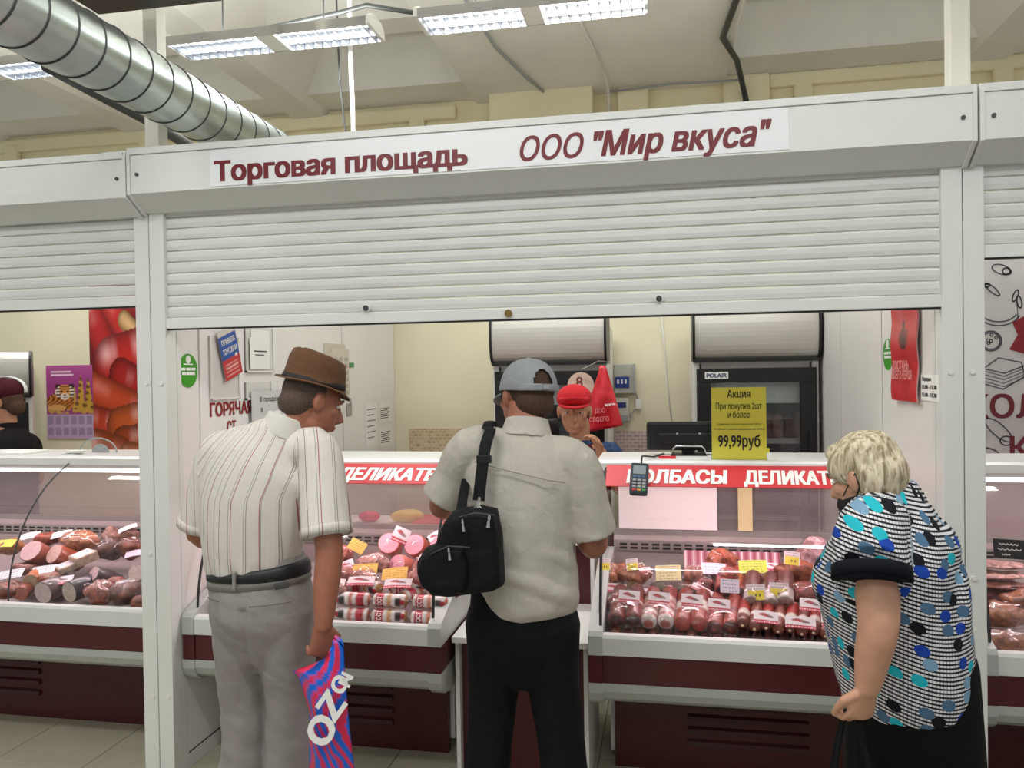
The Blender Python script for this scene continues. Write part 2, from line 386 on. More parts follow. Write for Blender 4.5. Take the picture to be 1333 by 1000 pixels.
fin_me = B().box(-.002, .002, -.105, .105, -.020, .016).mesh('louver_fin'); fin_me.materials.append(mat('louver_metal', '#9aa0a6', .35, .6))
make_lamp(-3.95, 4.15, label='bright louvred ceiling light at far left, half hidden behind the duct')
make_lamp(-2.10, 4.12, label='bright louvred ceiling light left of the hanging white cable')
make_lamp(-.645, 4.10, label='bright louvred ceiling light above the centre of the stall')
for i, (x, y) in enumerate(((1.6, 4.1), (-3.2, 1.2), (-1.2, 1.2), (.9, 1.2), (-2.2, -1.2), (.2, -1.2))):
    make_lamp(x, y, label='louvred ceiling light over the aisle in front of the stalls', vis=False)

# ------------------------------------------------------------------ roller shutters
def rail(x0, x1, parent, caps):
    put('guide_rail', B().box(x0, x1, 2.985, 3.06, 0, 2.372, .003), WHITE, parent)
    for z in caps:
        put('rail_cap', B().tube([((x0+x1)/2+(.012 if x0 < 0 else -.008), 2.979, z), ((x0+x1)/2+(.012 if x0 < 0 else -.008), 2.987, z)], .0085, 12, dome=False), WHITEP, parent, smooth=False)
def slat_mesh(w, pitch):
    # convex aluminium slat: profile in y,z
    pr = [(3.013, 0.0015), (3.007, pitch*.10), (3.0035, pitch*.45), (3.004, pitch*.82), (3.010, pitch*.965), (3.018, pitch*.97), (3.018, 0.0015)]
    m = B().prism(pr, 'x', -w/2, w/2).mesh('slat'); m.materials.append(SLATW); return m
def shutter(label, x0, x1, zbot, ztop, railw, caps_l, caps_r, dz=0, sides='LR', ends=None):
    t = thing('roller_shutter', label, 'shutter', ((x0+x1)/2, 3.0, 0), 'white roller shutters over the stalls')
    bx0, bx1 = ends
    prof = [(2.88, 2.578+dz), (2.88, 2.424+dz), (2.975, 2.364+dz), (3.2, 2.364+dz), (3.2, 2.603+dz), (2.886, 2.603+dz), (2.886, 2.578+dz)]
    box = put('shutter_box', B().prism(prof, 'x', bx0, bx1), WHITE, t)
    put('box_lip', B().box(bx0, bx1, 2.874, 2.89, 2.579+dz, 2.606+dz, .002), WHITE, box)
    for s, x in ((-1, bx0), (1, bx1)):
        e = [(2.874, 2.585+dz), (2.874, 2.42+dz), (2.97, 2.355+dz), (3.2, 2.355+dz), (3.2, 2.607+dz), (2.88, 2.607+dz)]
        ec = put('end_cap', B().prism(e, 'x', x-.001*s, x+.012*s), WHITE, box)
    for x in (bx0+.03, bx1-.03):
        put('screw', B().tube([(x, 2.874, 2.50+dz), (x, 2.881, 2.50+dz)], .007, 10), STEELD, box)
    n = int((2.37+dz-zbot-.045)/.0462)+1
    sm = slat_mesh(x1-x0+.02, .0462)
    for k in range(n):
        o = put('slat', sm, None, t); o.location = ((x0+x1)/2, 0, zbot+.045+k*.0462)
    bar = put('bottom_bar', B().box(x0-.005, x1+.005, 2.992, 3.022, zbot, zbot+.043, .003), WHITE, t)
    put('rubber_seal', B().box(x0-.005, x1+.005, 2.997, 3.015, zbot-.006, zbot), BLACKP, bar)
    if 'L' in sides: rail(x0-railw, x0, t, caps_l)
    if 'R' in sides: rail(x1, x1+railw, t, caps_r)
    return t, box, bar
sh, shbox, shbar = shutter('white roller shutter in the middle, half lowered under the sign', -2.028, .943, 1.886, 2.37, .066, (1.66, .35), (1.66, .95), ends=(-2.098, 1.008))
for px in (477, 858):
    p = atY(px, 400, 2.99)
    put('bolt', B().tube([(p.x, 2.978, 1.945), (p.x, 2.995, 1.945)], .011, 12), STEELD, shbar); put('bolt_ring', B().tube([(p.x, 2.985, 1.945), (p.x, 2.996, 1.945)], .016, 14), WHITEP, shbar)
p = atY(662, 408, 2.99)
put('lock', B().tube([(p.x, 2.98, 1.908), (p.x, 2.995, 1.908)], .014, 16), mat('brass', '#8a7340', .35, .8), shbar)
# sign lettering on the box
Ms = lambda x, z: frame((x, 2.8795, z), (1, 0, 0), (0, 0, 1))
st = put('white_sign_strip', B().box(-1.745, .43, 2.8775, 2.8798, 2.432, 2.574), mat('sign_vinyl', '#f0f0f2', .35), shbox)
Ms = lambda x, z: frame((x, 2.8772, z), (1, 0, 0), (0, 0, 1))
put('lettering', text_mesh('Торговая площадь', w=1.015, h=.077, bold=.06, M=Ms(-1.722, 2.452)), MAROON_T, st)
put('lettering', text_mesh('ООО', w=.23, h=.088, bold=.022, shear=.25, M=Ms(-.505, 2.452)), MAROON_T, st)
put('lettering', text_mesh('"Мир вкуса"', w=.605, h=.088, bold=.045, shear=.25, M=Ms(-.235, 2.452)), MAROON_T, st)
shutter('white roller shutter of the neighbouring stall on the left', -4.9, -2.164, 1.985, 2.37, .066, (), (1.66, .95, .35), dz=-.012, ends=(-4.95, -2.128))
shutter('white roller shutter of the neighbouring stall on the right', 1.078, 3.6, 2.05, 2.37, .066, (1.66, .95), (), ends=(1.04, 3.7))
# support posts
for x, z1, y, lab in ((atY(203, 150, 3.12).x, 4.41, 3.12, 'square pale steel post rising behind the left end of the sign box'), (atY(1246, 60, 3.12).x, 4.41, 3.12, 'square white steel post rising from the right end of the sign box')):
    t = thing('support_post', lab, 'post', (x, y, 2.607))
    put('post_tube', B().box(x-.033, x+.033, y-.033, y+.033, 2.612, z1, .004), POSTW, t)
    put('base_plate', B().box(x-.05, x+.05, y-.05, y+.05, 2.607, 2.613), POSTW, t)
put('bracket', B().box(-2.28, -2.13, 2.95, 3.24, 2.607, 2.622, .002), GALV, bpy.data.objects['support_post'])

# ------------------------------------------------------------------ stall partitions
YB = 5.85
def partition(name, x0, x1, cuts, face, m=PANELW):
    w = struct(name, B().box(x0+.006, x1-.006, 3.062, YB, 0.0, 2.5), GREYLINE)
    for a, b in zip(cuts[:-1], cuts[1:]):
        for xx in ((x0, x0+.012), (x1-.012, x1)):
            put('panel', B().box(xx[0], xx[1], a+.006, b-.006, .07, 2.5, .002), m, w)
        put('base_rail', B().box(x0-.002, x1+.002, a+.004, b-.004, 0, .06, .002), WHITE, w)
    put('edge_profile', B().box(x0-.004, x1+.004, 3.062, 3.09, 0, 2.5), WHITE, w)
    return w
wl = partition('wall_left', -2.10, -2.032, (3.075, 3.94, 4.84, YB), 1)
wr = partition('wall_right', .946, 1.006, (3.075, 3.78, 4.62, YB), -1)
wst = struct('wall_stall', B().box(-5.2, 4.0, YB, YB+.06, 0, 2.55), CREAM2)

# mosaic strips on the stall wall
def brick_mat(name, c1, c2, c3, mort, sc, rw=.5, rh=.25):
    m, t, b = nt(name); tc = t.nodes.new('ShaderNodeTexCoord'); mp = t.nodes.new('ShaderNodeMapping'); mp.inputs['Rotation'].default_value = (math.radians(90), 0, 0)
    br = t.nodes.new('ShaderNodeTexBrick'); br.inputs['Scale'].default_value = sc; br.inputs['Color1'].default_value = (*lin(c1), 1); br.inputs['Color2'].default_value = (*lin(c2), 1); br.inputs['Mortar'].default_value = (*lin(mort), 1)
    br.inputs['Brick Width'].default_value = rw; br.inputs['Row Height'].default_value = rh; br.inputs['Mortar Size'].default_value = .02; br.inputs['Bias'].default_value = -.1
    t.links.new(tc.outputs['Object'], mp.inputs['Vector']); t.links.new(mp.outputs[0], br.inputs['Vector']); t.links.new(br.outputs['Color'], b.inputs['Base Color']); b.inputs['Roughness'].default_value = .3
    return m
def mosaic(px0, py0, px1, py1, m, lab):
    a = atY(px0, py1, YB-.005); c = atY(px1, py0, YB-.005)
    solo('mosaic_panel', B().box(a.x, c.x, YB-.008, YB-.0002, a.z-.15, c.z), m, lab, 'tiles')
mosaic(533, 558, 632, 590, brick_mat('beige_mosaic', '#d8bd94', '#b08d63', '', '#cdc0a4', 8, .28, .2) if 0 else brick_mat('beige_mosaic', '#d8c09a', '#b5946b', '#a87850', '#d9cdb4', 8, .28, .2), 'beige mosaic tile strip low on the cream wall left of the coolers')
mosaic(800, 561, 858, 592, brick_mat('pink_mosaic', '#d9c2c0', '#b99a9c', '#7c5a60', '#ece4e0', 8, .42, .2), 'pinkish mosaic tile strip under the electricity meter')

# ------------------------------------------------------------------ refrigerated display counters
GP = [(3.095, .672), (3.10, .74), (3.122, .84), (3.16, .94), (3.22, 1.04), (3.30, 1.13), (3.39, 1.20), (3.50, 1.262)]
def counter(label, x0, x1, dy=0, banner=True, lend=True, rend=True, glass_joints=(), dzt=0):
    t = thing('display_counter', label, 'display counter', ((x0+x1)/2, 3.5+dy, 0), 'refrigerated glass display counters')
    e = .055
    a, b = x0+(e if lend else 0), x1-(e if rend else 0)
    Y = lambda y: y+dy
    def pr(name, prof, xa, xb, m, parent=t, smooth=False): return put(name, B().prism([(Y(p), q) for p, q in prof], 'x', xa, xb), m, parent, smooth=smooth)
    # front bumper: white strip, maroon stripe, rounded grey skirt
    pr('white_bumper', [(3.05, .595), (3.05, .66), (3.058, .672), (3.09, .672), (3.118, .60), (3.118, .595)], a, b, BUMPW)
    pr('maroon_stripe', [(3.056, .485), (3.056, .596), (3.2, .596), (3.2, .485)], a, b, MAROON)
    sk = [(3.05, .486), (3.052, .455), (3.066, .425), (3.10, .402), (3.16, .388), (3.3, .384), (3.3, .486)]
    pr('grey_skirt', sk, a, b, BUMPG)
    # end caps (moulded ends), stripe carried round
    for on, xa, xb in ((lend, x0, a), (rend, b, x1)):
        if not on: continue
        side = [(3.045, .595), (3.045, .668), (3.06, .685), (3.16, .72), (3.5, .83), (3.85, .84), (3.85, .595)]
        pr('end_cap', side, xa, xb, BUMPG)
        pr('end_stripe', [(3.05, .486), (3.05, .596), (3.85, .596), (3.85, .486)], xa+.001, xb-.001, MAROON)
        pr('end_skirt', [(3.045, .487), (3.047, .45), (3.065, .415), (3.10, .392), (3.17, .376), (3.4, .372), (3.85, .372), (3.85, .487)], xa, xb, BUMPG)
    # kick plate with louvre slots
    k = put('kick_plate', B().box(a+.02, b-.02, Y(3.40), Y(3.44), .0, .40), MAROON, t)
    xm = (a+b)/2
    for i in range(5):
        z = .32-i*.052
        put('vent_slot', B().prism([(Y(3.401), z), (Y(3.385), z+.004), (Y(3.388), z+.02), (Y(3.401), z+.03)], 'x', xm-.24, xm+.24), mat_slot, k)
    # body, deck, rear wall
    put('body', B().box(a, b, Y(3.44), Y(3.9), .05, .559), CASEW, t)
    pr('deck', [(3.12, .56), (3.12, .60), (3.14, .602), (3.80, .73), (3.80, .56)], a, b, CASEIN)
    rear = pr('rear_wall', [(3.80, .56), (3.80, .885), (3.83, .90), (3.9, .90), (3.9, .56)], a, b, CASEIN)
    g = put('vent_grille', B().box(a+.02, b-.02, Y(3.792), Y(3.80), .835, .882), STEEL, rear)
    nsl = int((b-a-.06)/.05)
    for i in range(nsl):
        for zz in (.845, .862):
            put('grille_slot', slot_me, None, g).location = (a+.045+i*.05, Y(3.7915), zz+.004)
    # rear glass doors and worktop
    put('rear_glass', B().box(a+.02, b-.02, Y(3.85), Y(3.856), .90, 1.245), REARG, t)
    put('door_rail', B().box(a, b, Y(3.84), Y(3.87), .90, .925), STEEL, t)
    pr('worktop', [(3.49, 1.25+dzt), (3.495, 1.282+dzt), (3.51, 1.292+dzt), (3.87, 1.292+dzt), (3.87, 1.262+dzt), (3.56, 1.25+dzt)], x0+.005, x1-.005, CASEW)
    # curved front glass
    js = [x0+.045]+list(glass_joints)+[x1-.045]
    for xa, xb in zip(js[:-1], js[1:]):
        pts = smooth_curve([(Y(p), q) for p, q in GP], 4)
        bb = B(); V = [[bb.bm.verts.new((x, p[0], p[1])) for p in pts] for x in (xa+.002, xb-.002)]
        for i in range(len(pts)-1): bb.bm.faces.new((V[0][i], V[1][i], V[1][i+1], V[0][i+1]))
        put('curved_glass', bb, GLASS, t, smooth=True)
    for i, x in enumerate(js):
        pts = smooth_curve([(Y(p), q) for p, q in GP], 3)
        put('glass_edge', B().tube([(x, p[0], p[1]) for p in pts], .004 if 0 < i < len(js)-1 else .006, 6), GREYLINE if not (0 < i < len(js)-1) else DARKG, t, smooth=True)
    for on, x in ((lend, x0+.03), (rend, x1-.03)):
        if on:
            pts = smooth_curve(GP, 3)
            pp = [(Y(p)+.004, q) for p, q in pts]+[(Y(3.85), 1.25), (Y(3.85), .84), (Y(3.5), .83), (Y(3.16), .72)]
            put('side_glass', B().prism(pp, 'x', x-.003, x+.003), GLASS, t)
    # case lamp: pink-white tube in a slim holder under the worktop
    h = put('lamp_holder', B().box(a+.06, b-.06, Y(3.50), Y(3.54), 1.232, 1.25), CASEW, t)
    put('case_tube', B().tube([(a+.08, Y(3.52), 1.222), (b-.08, Y(3.52), 1.222)], .010, 10), CASETUBE, h, smooth=True)
    ld = bpy.data.lights.new('case_light', 'AREA'); ld.shape = 'RECTANGLE'; ld.size = b-a-.15; ld.size_y = .05; ld.energy = CASE_POWER*(b-a); ld.color = (1, .72, .78)
    lo = bpy.data.objects.new('case_light', ld); COL.objects.link(lo); lo.parent = t; lo.matrix_parent_inverse = INV[t.name]; lo.location = ((a+b)/2, Y(3.52), 1.208)
    if banner:
        # red strip bonded to the upper glass
        p0, p1 = Vector((0, Y(3.372), 1.193)), Vector((0, Y(3.494), 1.267))
        d = (p1-p0).normalized(); nrm = Vector((0, -d.z, d.y)); L = (p1-p0).length
        q = p0+nrm*.008
        bb = B(); s2 = [(q.y, q.z), (q.y+d.y*L, q.z+d.z*L), (q.y+d.y*L-nrm.y*.003, q.z+d.z*L-nrm.z*.003), (q.y-nrm.y*.003, q.z-nrm.z*.003)]
        bn = put('red_banner', bb.prism(s2, 'x', a-.005, b+.005), REDP, t)
        z = q+nrm*.001+d*.022
        for wd, xx, ww in banner:
            put('lettering', text_mesh(wd, w=ww, h=L*.60, bold=.07, shear=.12, M=frame((xx, z.y, z.z), (1, 0, 0), d)), WHITET, bn)
    return t
def smooth_curve(P, n):
    out = []
    for i in range(len(P)-1):
        p0 = P[max(i-1, 0)]; p1 = P[i]; p2 = P[i+1]; p3 = P[min(i+2, len(P)-1)]
        for k in range(n):
            t = k/n
            out.append(tuple(.5*((2*b)+(-a+c)*t+(2*a-5*b+4*c-d)*t*t+(-a+3*b-3*c+d)*t**3) for a, b, c, d in zip(p0, p1, p2, p3)))
    out.append(tuple(P[-1])); return out
mat_slot = mat('maroon_slot', '#3d1114', .5)
slot_me = B().box(-.017, .017, -.001, .001, -.005, .005).mesh('grille_slot'); slot_me.materials.append(BLACKP)
XA0, XA1 = -2.022, -.885
XB0, XB1 = -.30, .94
tx = lambda px, y=3.43: atY(px, 615, y).x
counter('glass display counter with red banner in front of the man in the hat', XA0, XA1, banner=[('КОЛБАСЫ', tx(442)-.49, .40), ('ДЕЛИКАТЕСЫ', tx(442), tx(600)-tx(442)+.02)])
counter('glass display counter with red banner and yellow sign, woman standing before it', XB0, XB1, banner=[('КОЛБАСЫ', tx(817), tx(946)-tx(817)), ('ДЕЛИКАТЕСЫ', tx(968), (tx(1086)-tx(968))*1.36)])
JL = atY(12, 785, 3.15).x
counter('glass display counter of the left stall with smoked meats', -4.4, -2.17, dy=.05, banner=None, lend=False, glass_joints=(JL,))
counter('glass display counter of the right stall showing bacon', 1.08, 2.9, dy=.0, banner=None)

# pass-through shelf between the counters
sv = thing('service_shelf', 'white and maroon pass-through shelf between the two counters', 'shelf', (-.59, 3.5, 0))
put('front_panel', B().box(-.85, -.335, 3.24, 3.26, 0, .56), MAROON, sv)
for x in (-.868, -.335): put('side_panel', B().box(x, x+.018, 3.2, 3.7, 0, .575, .001), WHITEP, sv)
put('lower_shelf', B().box(-.872, -.312, 3.16, 3.72, .575, .60, .003), WHITEP, sv)
put('back_panel', B().box(-.85, -.35, 3.70, 3.72, .60, .885), MAROON, sv)
for x in (-.865, -.345): put('upper_side', B().box(x, x+.018, 3.66, 4.05, .60, .885), WHITEP, sv)
put('upper_top', B().box(-.875, -.318, 3.64, 4.08, .885, .91, .003), WHITEP, sv)

# ------------------------------------------------------------------ glass door coolers at the back
def cooler(label, x0, x1, y0=5.1, badge=None, sticker=False, full=True):
    t = thing('display_cooler', label, 'refrigerator', ((x0+x1)/2, y0, 0), 'glass door coolers')
    y1 = y0+.66
    z0, z1, zd = .1, 1.745, 1.69
    for x in (x0, x1-.04): put('side_wall', B().box(x, x+.04, y0+.05, y1, .05, 1.98, .004), WHITEP, t)
    put('back_wall', B().box(x0+.04, x1-.04, y1-.04, y1, .05, 1.98), WHITEP, t)
    put('base', B().box(x0, x1, y0+.02, y1, .05, .32, .004), BLACKP, t)
    put('ceiling_panel', B().box(x0+.04, x1-.04, y0+.06, y1, 1.72, 1.76), WHITEP, t)
    for x in (x0+.05, x1-.09):
        for y in (y0+.1, y1-.1): put('foot', B().tube([(x+.02, y, 0), (x+.02, y, .06)], .02, 10), BLACKP, t)
    # bowed canopy
    pr = smooth_curve([(y0+.035, 1.745), (y0-.01, 1.78), (y0-.035, 1.86), (y0-.04, 1.94), (y0-.03, 2.02), (y0, 2.07)], 3)+[(y0+.3, 2.07), (y0+.3, 1.745)]
    cp = put('canopy', B().prism(pr, 'x', x0+.012, x1-.012), mat_canopy, t)
    pr2 = smooth_curve([(y0+.03, 1.735), (y0-.018, 1.775), (y0-.043, 1.86), (y0-.048, 1.94), (y0-.038, 2.02), (y0-.008, 2.08)], 3)+[(y0+.3, 2.08), (y0+.3, 1.735)]
    for xa, xb in ((x0-.004, x0+.012), (x1-.012, x1+.004)): put('canopy_trim', B().prism(pr2, 'x', xa, xb), BLACKP, cp)
    put('canopy_sill', B().box(x0, x1, y0+.0, y0+.06, 1.728, 1.748, .002), BLACKP, cp)
    # door
    d = put('door', B().box(x0+.02, x1-.02, y0, y0+.045, 1.60, zd, .004), BLACKP, t)
    put('door_stile', B().box(x0+.02, x0+.105, y0, y0+.045, .34, 1.60, .004), BLACKP, d)
    put('door_stile', B().box(x1-.115, x1-.02, y0, y0+.045, .34, 1.60, .004), BLACKP, d)
    put('door_rail', B().box(x0+.02, x1-.02, y0, y0+.045, .34, .42, .004), BLACKP, d)
    put('door_pane', B().box(x0+.105, x1-.115, y0+.012, y0+.020, .42, 1.60), PANE, d)
    put('handle', B().box(x1-.075, x1-.06, y0-.03, y0, .8, 1.3, .004), BLACKP, d)
    put('light_header', B().box(x0+.05, x1-.05, y0+.07, y0+.1, 1.47, 1.72), WHITEP, t)
    put('interior_back', B().box(x0+.045, x1-.045, y1-.06, y1-.045, .33, 1.7), DARKG, t)
    for z in (.5, .74, .98, 1.22):
        s = put('shelf', B().box(x0+.045, x1-.045, y0+.1, y1-.06, z, z+.012), STEEL, t)
        put('shelf_edge', B().box(x0+.045, x1-.045, y0+.085, y0+.1, z-.004, z+.03), STEEL, s)
    if badge:
        bz = put('badge', B().box(x0+.05+.02, x0+.21, y0-.004, y0, 1.625, 1.668), WHITEP, d)
        put('lettering', text_mesh('POLAIR', w=.12, h=.026, bold=.04, M=frame((x0+.08, y0-.0045, 1.634), (1, 0, 0), (0, 0, 1))), mat('navy_print', '#1d2a66', .5), bz)
    return t
mat_canopy = mat('silver_canopy', '#cbc7c0', .3, .35)
cooler('glass door cooler behind the yellow sign, white badge on its frame', .178, .928, badge=True)
cooler('glass door cooler behind the man in the grey cap', -1.108, -.36)
cl = atY(40, 470, 4.75)
lc = cooler('glass door cooler in the left stall, cut by the picture edge', cl.x-.287-.375, cl.x-.287+.375, y0=4.51)
lc.scale = (1, 1, .905); lc.rotation_euler = (0, 0, math.radians(40))
# packs in the right cooler
for i, px in enumerate((1002, 1016, 1032, 1046, 1058)):
    p = atY(px, 530, 5.4)
    b = B().box(-.032, .032, -.06, .06, 0, .17-.02*(i % 3), .012)
    me = b.mesh('meat_pack', True); me.materials.append(mat('chilled_pack_%d' % i, ('#8d5a52', '#a87b70', '#74443f', '#9a6a5c', '#83534c')[i], .4, var=.2, scale=30))
    o = put('meat_pack', me); o.location = (p.x*.97, 5.42, 1.233); tag(o, ('leftmost', 'second', 'middle', 'fourth', 'rightmost')[i]+' dim pinkish meat pack on the shelf inside the right cooler', 'food pack', 'packs inside the right cooler')
# round sticker on the left cooler's door
p = atY(756, 502, 5.095)
t = thing('round_sticker', 'round beige sticker on the cooler door beside the red bag', 'sticker', (p.x, 5.095, p.z-.08))
put('disc', B().tube([(p.x, 5.0985, p.z), (p.x, 5.0955, p.z)], .085, 32), mat('sticker_beige', '#d8bfae', .5), t)
put('lettering', text_mesh('8', h=.07, bold=.0, M=frame((p.x-.03, 5.0945, p.z-.01), (1, 0, 0), (0, 0, 1))), mat('dark_red_print', '#7a2a2a', .5), t)

# ------------------------------------------------------------------ printed things on the walls
XL = -2.031
def wl_box(p0, p1): a = atX(*p0, XL); b = atX(*p1, XL); return min(a.y, b.y), max(a.y, b.y), min(a.z, b.z), max(a.z, b.z)
ML = lambda y, z, d=.001: frame((XL+d, y, z), (0, 1, 0), (0, 0, 1))
XR = .945
MR = lambda y, z, d=.001: frame((XR-d, y, z), (0, -1, 0), (0, 0, 1))
MF = lambda x, y, z: frame((x, y, z), (1, 0, 0), (0, 0, 1))
def green_sticker(Mx, w, h, label, base):
    t = thing('green_sticker', label, 'sticker', base)
    n = 40; b = B()
    pr = [(w/2+w/2*math.cos(2*math.pi*k/n), h/2+(h/2-w/2)*(1 if math.sin(2*math.pi*k/n) > 0 else -1)*min(1, abs(math.sin(2*math.pi*k/n))*2)+w/2*math.sin(2*math.pi*k/n)) for k in range(n)]
    put('vinyl', b.prism(pr, 'z', 0, .001).mesh('vinyl', M=Mx), mat('green_vinyl', '#3f9b22', .4), t)
    q = B().tube([(w*.5, h*.83, .001), (w*.5, h*.83, .0018)], w*.13, 16); put('logo_dot', q.mesh('logo_dot', M=Mx), WHITET, t)
    for i, (yy, xs) in enumerate(((.5, (.12, .39, .66)), (.37, (.16, .41, .64)))):
        for xx in xs:
            put('card_mark', B().box(w*xx, w*(xx+.22), h*yy, h*(yy+.085), .001, .0016).mesh('card_mark', M=Mx), WHITET, t)
    put('print_bar', B().box(w*.25, w*.75, h*.67, h*.705, .001, .0016).mesh('print_bar', M=Mx), WHITET, t)
    return t
y0, y1, z0, z1 = wl_box((231, 505), (256, 461))
green_sticker(ML(y0+.01, z0), y1-y0-.01, z1-z0, 'green oval card-payment sticker on the left partition by the post', (XL, y0, z0))
a, b_ = atX(1150, 482, XR), atX(1162, 440, XR)
green_sticker(MR(a.y, a.z, .0005), a.y-b_.y, b_.z-a.z, 'green oval sticker on the right partition beside the red bag', (XR, a.y, a.z))

# information board with pockets
y0, y1, z0, z1 = wl_box((261, 580), (357, 420))
ib = thing('information_board', 'white information board with plastic pockets on the left partition', 'notice board', (XL, (y0+y1)/2, z0))
BR = mat('board_white', '#efecea', .4)
put('board', B().box(XL, XL+.006, y0, y1, z0, 2.15, .001), BR, ib)
for (p0, p1) in (((271, 521), (307, 440)), ((317, 485), (352, 428)), ((317, 521), (350, 497))):
    a0, a1, c0, c1 = wl_box(p0, p1)
    pk = put('pocket', B().box(XL+.006, XL+.012, a0, a1, c0, c1, .001), mat('pocket_grey', '#dddad6', .3), ib)
    for k in (0, 1): put('pocket_rim', B().box(XL+.006, XL+.018, (a0, a1-.008)[k], (a0+.008, a1)[k], c0, c1), WHITEP, pk)
    put('pocket_rim', B().box(XL+.006, XL+.018, a0, a1, c0, c0+.008), WHITEP, pk)
RB = mat('board_red_print', '#8f1a22', .5)
a0, a1, c0, c1 = wl_box((272, 544), (357, 530))
put('lettering', text_mesh('ГОРЯЧАЯ', w=(a1-a0)*.60, h=.062, bold=.05, M=ML(a0, c0+.004, .0075)), RB, ib)
put('lettering', text_mesh('ЛИНИЯ', w=(a1-a0)*.35, h=.062, bold=.05, M=ML(a0+(a1-a0)*.64, c0+.004, .0075)), RB, ib)
put('lettering', text_mesh('СТ', w=.075, h=.06, bold=.05, M=ML(a0+.14, c0-.085, .0075)), RB, ib)
# tilted flag-coloured booklet
a = atX(273, 442, XL+.02); c = atX(293, 489, XL+.02); d_ = atX(300, 432, XL+.02)
def bookp(u, v):
    base = np.tile(L3('#d8d2c8'), (len(u), 1)); base[v < .9] = L3('#2c56a8'); base[v < .42] = L3('#c73336')
    for k in range(4): base[(np.abs(v-(.08+.075*k)) < .012) & (u > .12) & (u < .85)] = L3('#eab7b2')
    base[(v > .38) & (v < .46) & (u > .75) & (u < .9)] = L3('#e8d6d2'); return base
Mb = frame((XL+.022, 3.41, 1.66), (0, .93, .30), (0, -.30, .93))
bk = thing('rules_booklet', 'tilted blue and red booklet tucked into the board pocket', 'booklet', (XL+.02, 3.45, 1.66))
put('cover', sheet(.155, .235, bookp, 30, 50, Mb, thick=.004), PRINT, bk)
put('lettering', text_mesh('ПРАВИЛА', w=.12, h=.026, bold=.03, M=Mb @ Matrix.Translation((.018, .165, .0045))), WHITET, bk)
put('lettering', text_mesh('ТОРГОВЛИ', w=.125, h=.026, bold=.03, M=Mb @ Matrix.Translation((.015, .12, .0045))), WHITET, bk)
# papers in the pocket and loose notice
a0, a1, c0, c1 = wl_box((321, 482), (348, 434))
pp = thing('document_stack', 'white documents in the upper right pocket of the board', 'papers', (XL+.02, (a0+a1)/2, c0))
put('page', B().box(XL+.013, XL+.017, a0+.02, a1-.01, c0+.005, c1+.01), PAPER, pp); put('front_page', B().box(XL+.018, XL+.02, a0+.0, a1-.03, c0+.005, c1-.03), PAPER, pp)
put('text_line', B().box(XL+.02, XL+.0206, a0+.04, a0+.17, c1-.1, c1-.094), INK, pp); put('text_line', B().box(XL+.02, XL+.0206, a0+.05, a0+.14, c1-.118, c1-.113), INK, pp)
a0, a1, c0, c1 = wl_box((322, 535), (358, 508))
nt_ = thing('paper_notice', 'grey paper notice pinned over the board, text beginning with a capital', 'notice', (XL+.02, (a0+a1)/2, c0-.08))
put('sheet', B().box(XL+.022, XL+.024, a0, a1+.05, c0-.08, c1), mat('grey_paper', '#d2d0cf', .7), nt_)
put('lettering', text_mesh('В продаже', w=.23, h=.026, M=ML(a0+.08, c1-.055, .0245)), INK, nt_)
put('lettering', text_mesh('в', w=.02, h=.026, M=ML(a0+.09, c1-.105, .0245)), INK, nt_)
# tear-off calendar, key hook, leaflets
a0, a1, c0, c1 = wl_box((430, 517), (451, 455))
tc_ = thing('old_calendar', 'old wall calendar hanging on the left partition behind the hat', 'calendar', (XL+.02, (a0+a1)/2, c0))
def calp(u, v):
    base = np.tile(L3('#d9d0bf'), (len(u), 1))
    g = (np.abs(((u*3) % 1)-.5) < .34) & (np.abs(((v*7) % 1)-.5) < .33) & (v < .85); n = (np.sin(u*190)*np.sin(v*260) > .1)
    base[g & n] = L3('#8e8578'); return base
put('pages', sheet(a1-a0, c1-c0, calp, 40, 90, ML(a0, c0, .004), thick=.012), PRINTM, tc_)
put('back_page', B().box(XL+.001, XL+.004, a0-.09, a1-.03, c0+.03, c1+.03), mat('aged_paper', '#cfc6b2', .8), tc_)
kh = thing('key_hook', 'small key with tag hanging under the wall calendar', 'key', (XL+.01, 4.92, 1.42))
put('tag', B().box(XL+.002, XL+.008, 4.89, 4.97, 1.42, 1.50, .003), mat('tag_grey', '#a59f96', .5), kh); put('hook', B().tube([(XL, 4.92, 1.53), (XL+.02, 4.92, 1.53), (XL+.02, 4.92, 1.49)], .004, 6), CHROME, kh)
solo('green_sign', B().box(XL, XL+.003, 4.95, 5.03, 1.735, 1.765), mat('green_sign_print', '#3e8f53', .5), 'tiny green exit sign on the white rear panel', 'sign')
for i, (p0, p1) in enumerate((((475, 582), (492, 524)), ((492, 551), (510, 523)), ((493, 583), (511, 553)))):
    a0, a1, c0, c1 = wl_box(p0, p1)
    lf = thing('price_list', ('tall printed price list on the white rear panel', 'upper small printed list beside the tall price list', 'lower small printed list beside the tall price list')[i], 'notice', (XL, (a0+a1)/2, c0))
    put('sheet', B().box(XL, XL+.002, a0+.02, a1-.02, c0, c1), PAPER, lf)
    for k in range(6): put('text_line', B().box(XL+.002, XL+.0025, a0+.05, a1-.06-.03*(k % 2), c1-.04-k*(c1-c0-.06)/6-.006, c1-.04-k*(c1-c0-.06)/6), DARKG, lf)

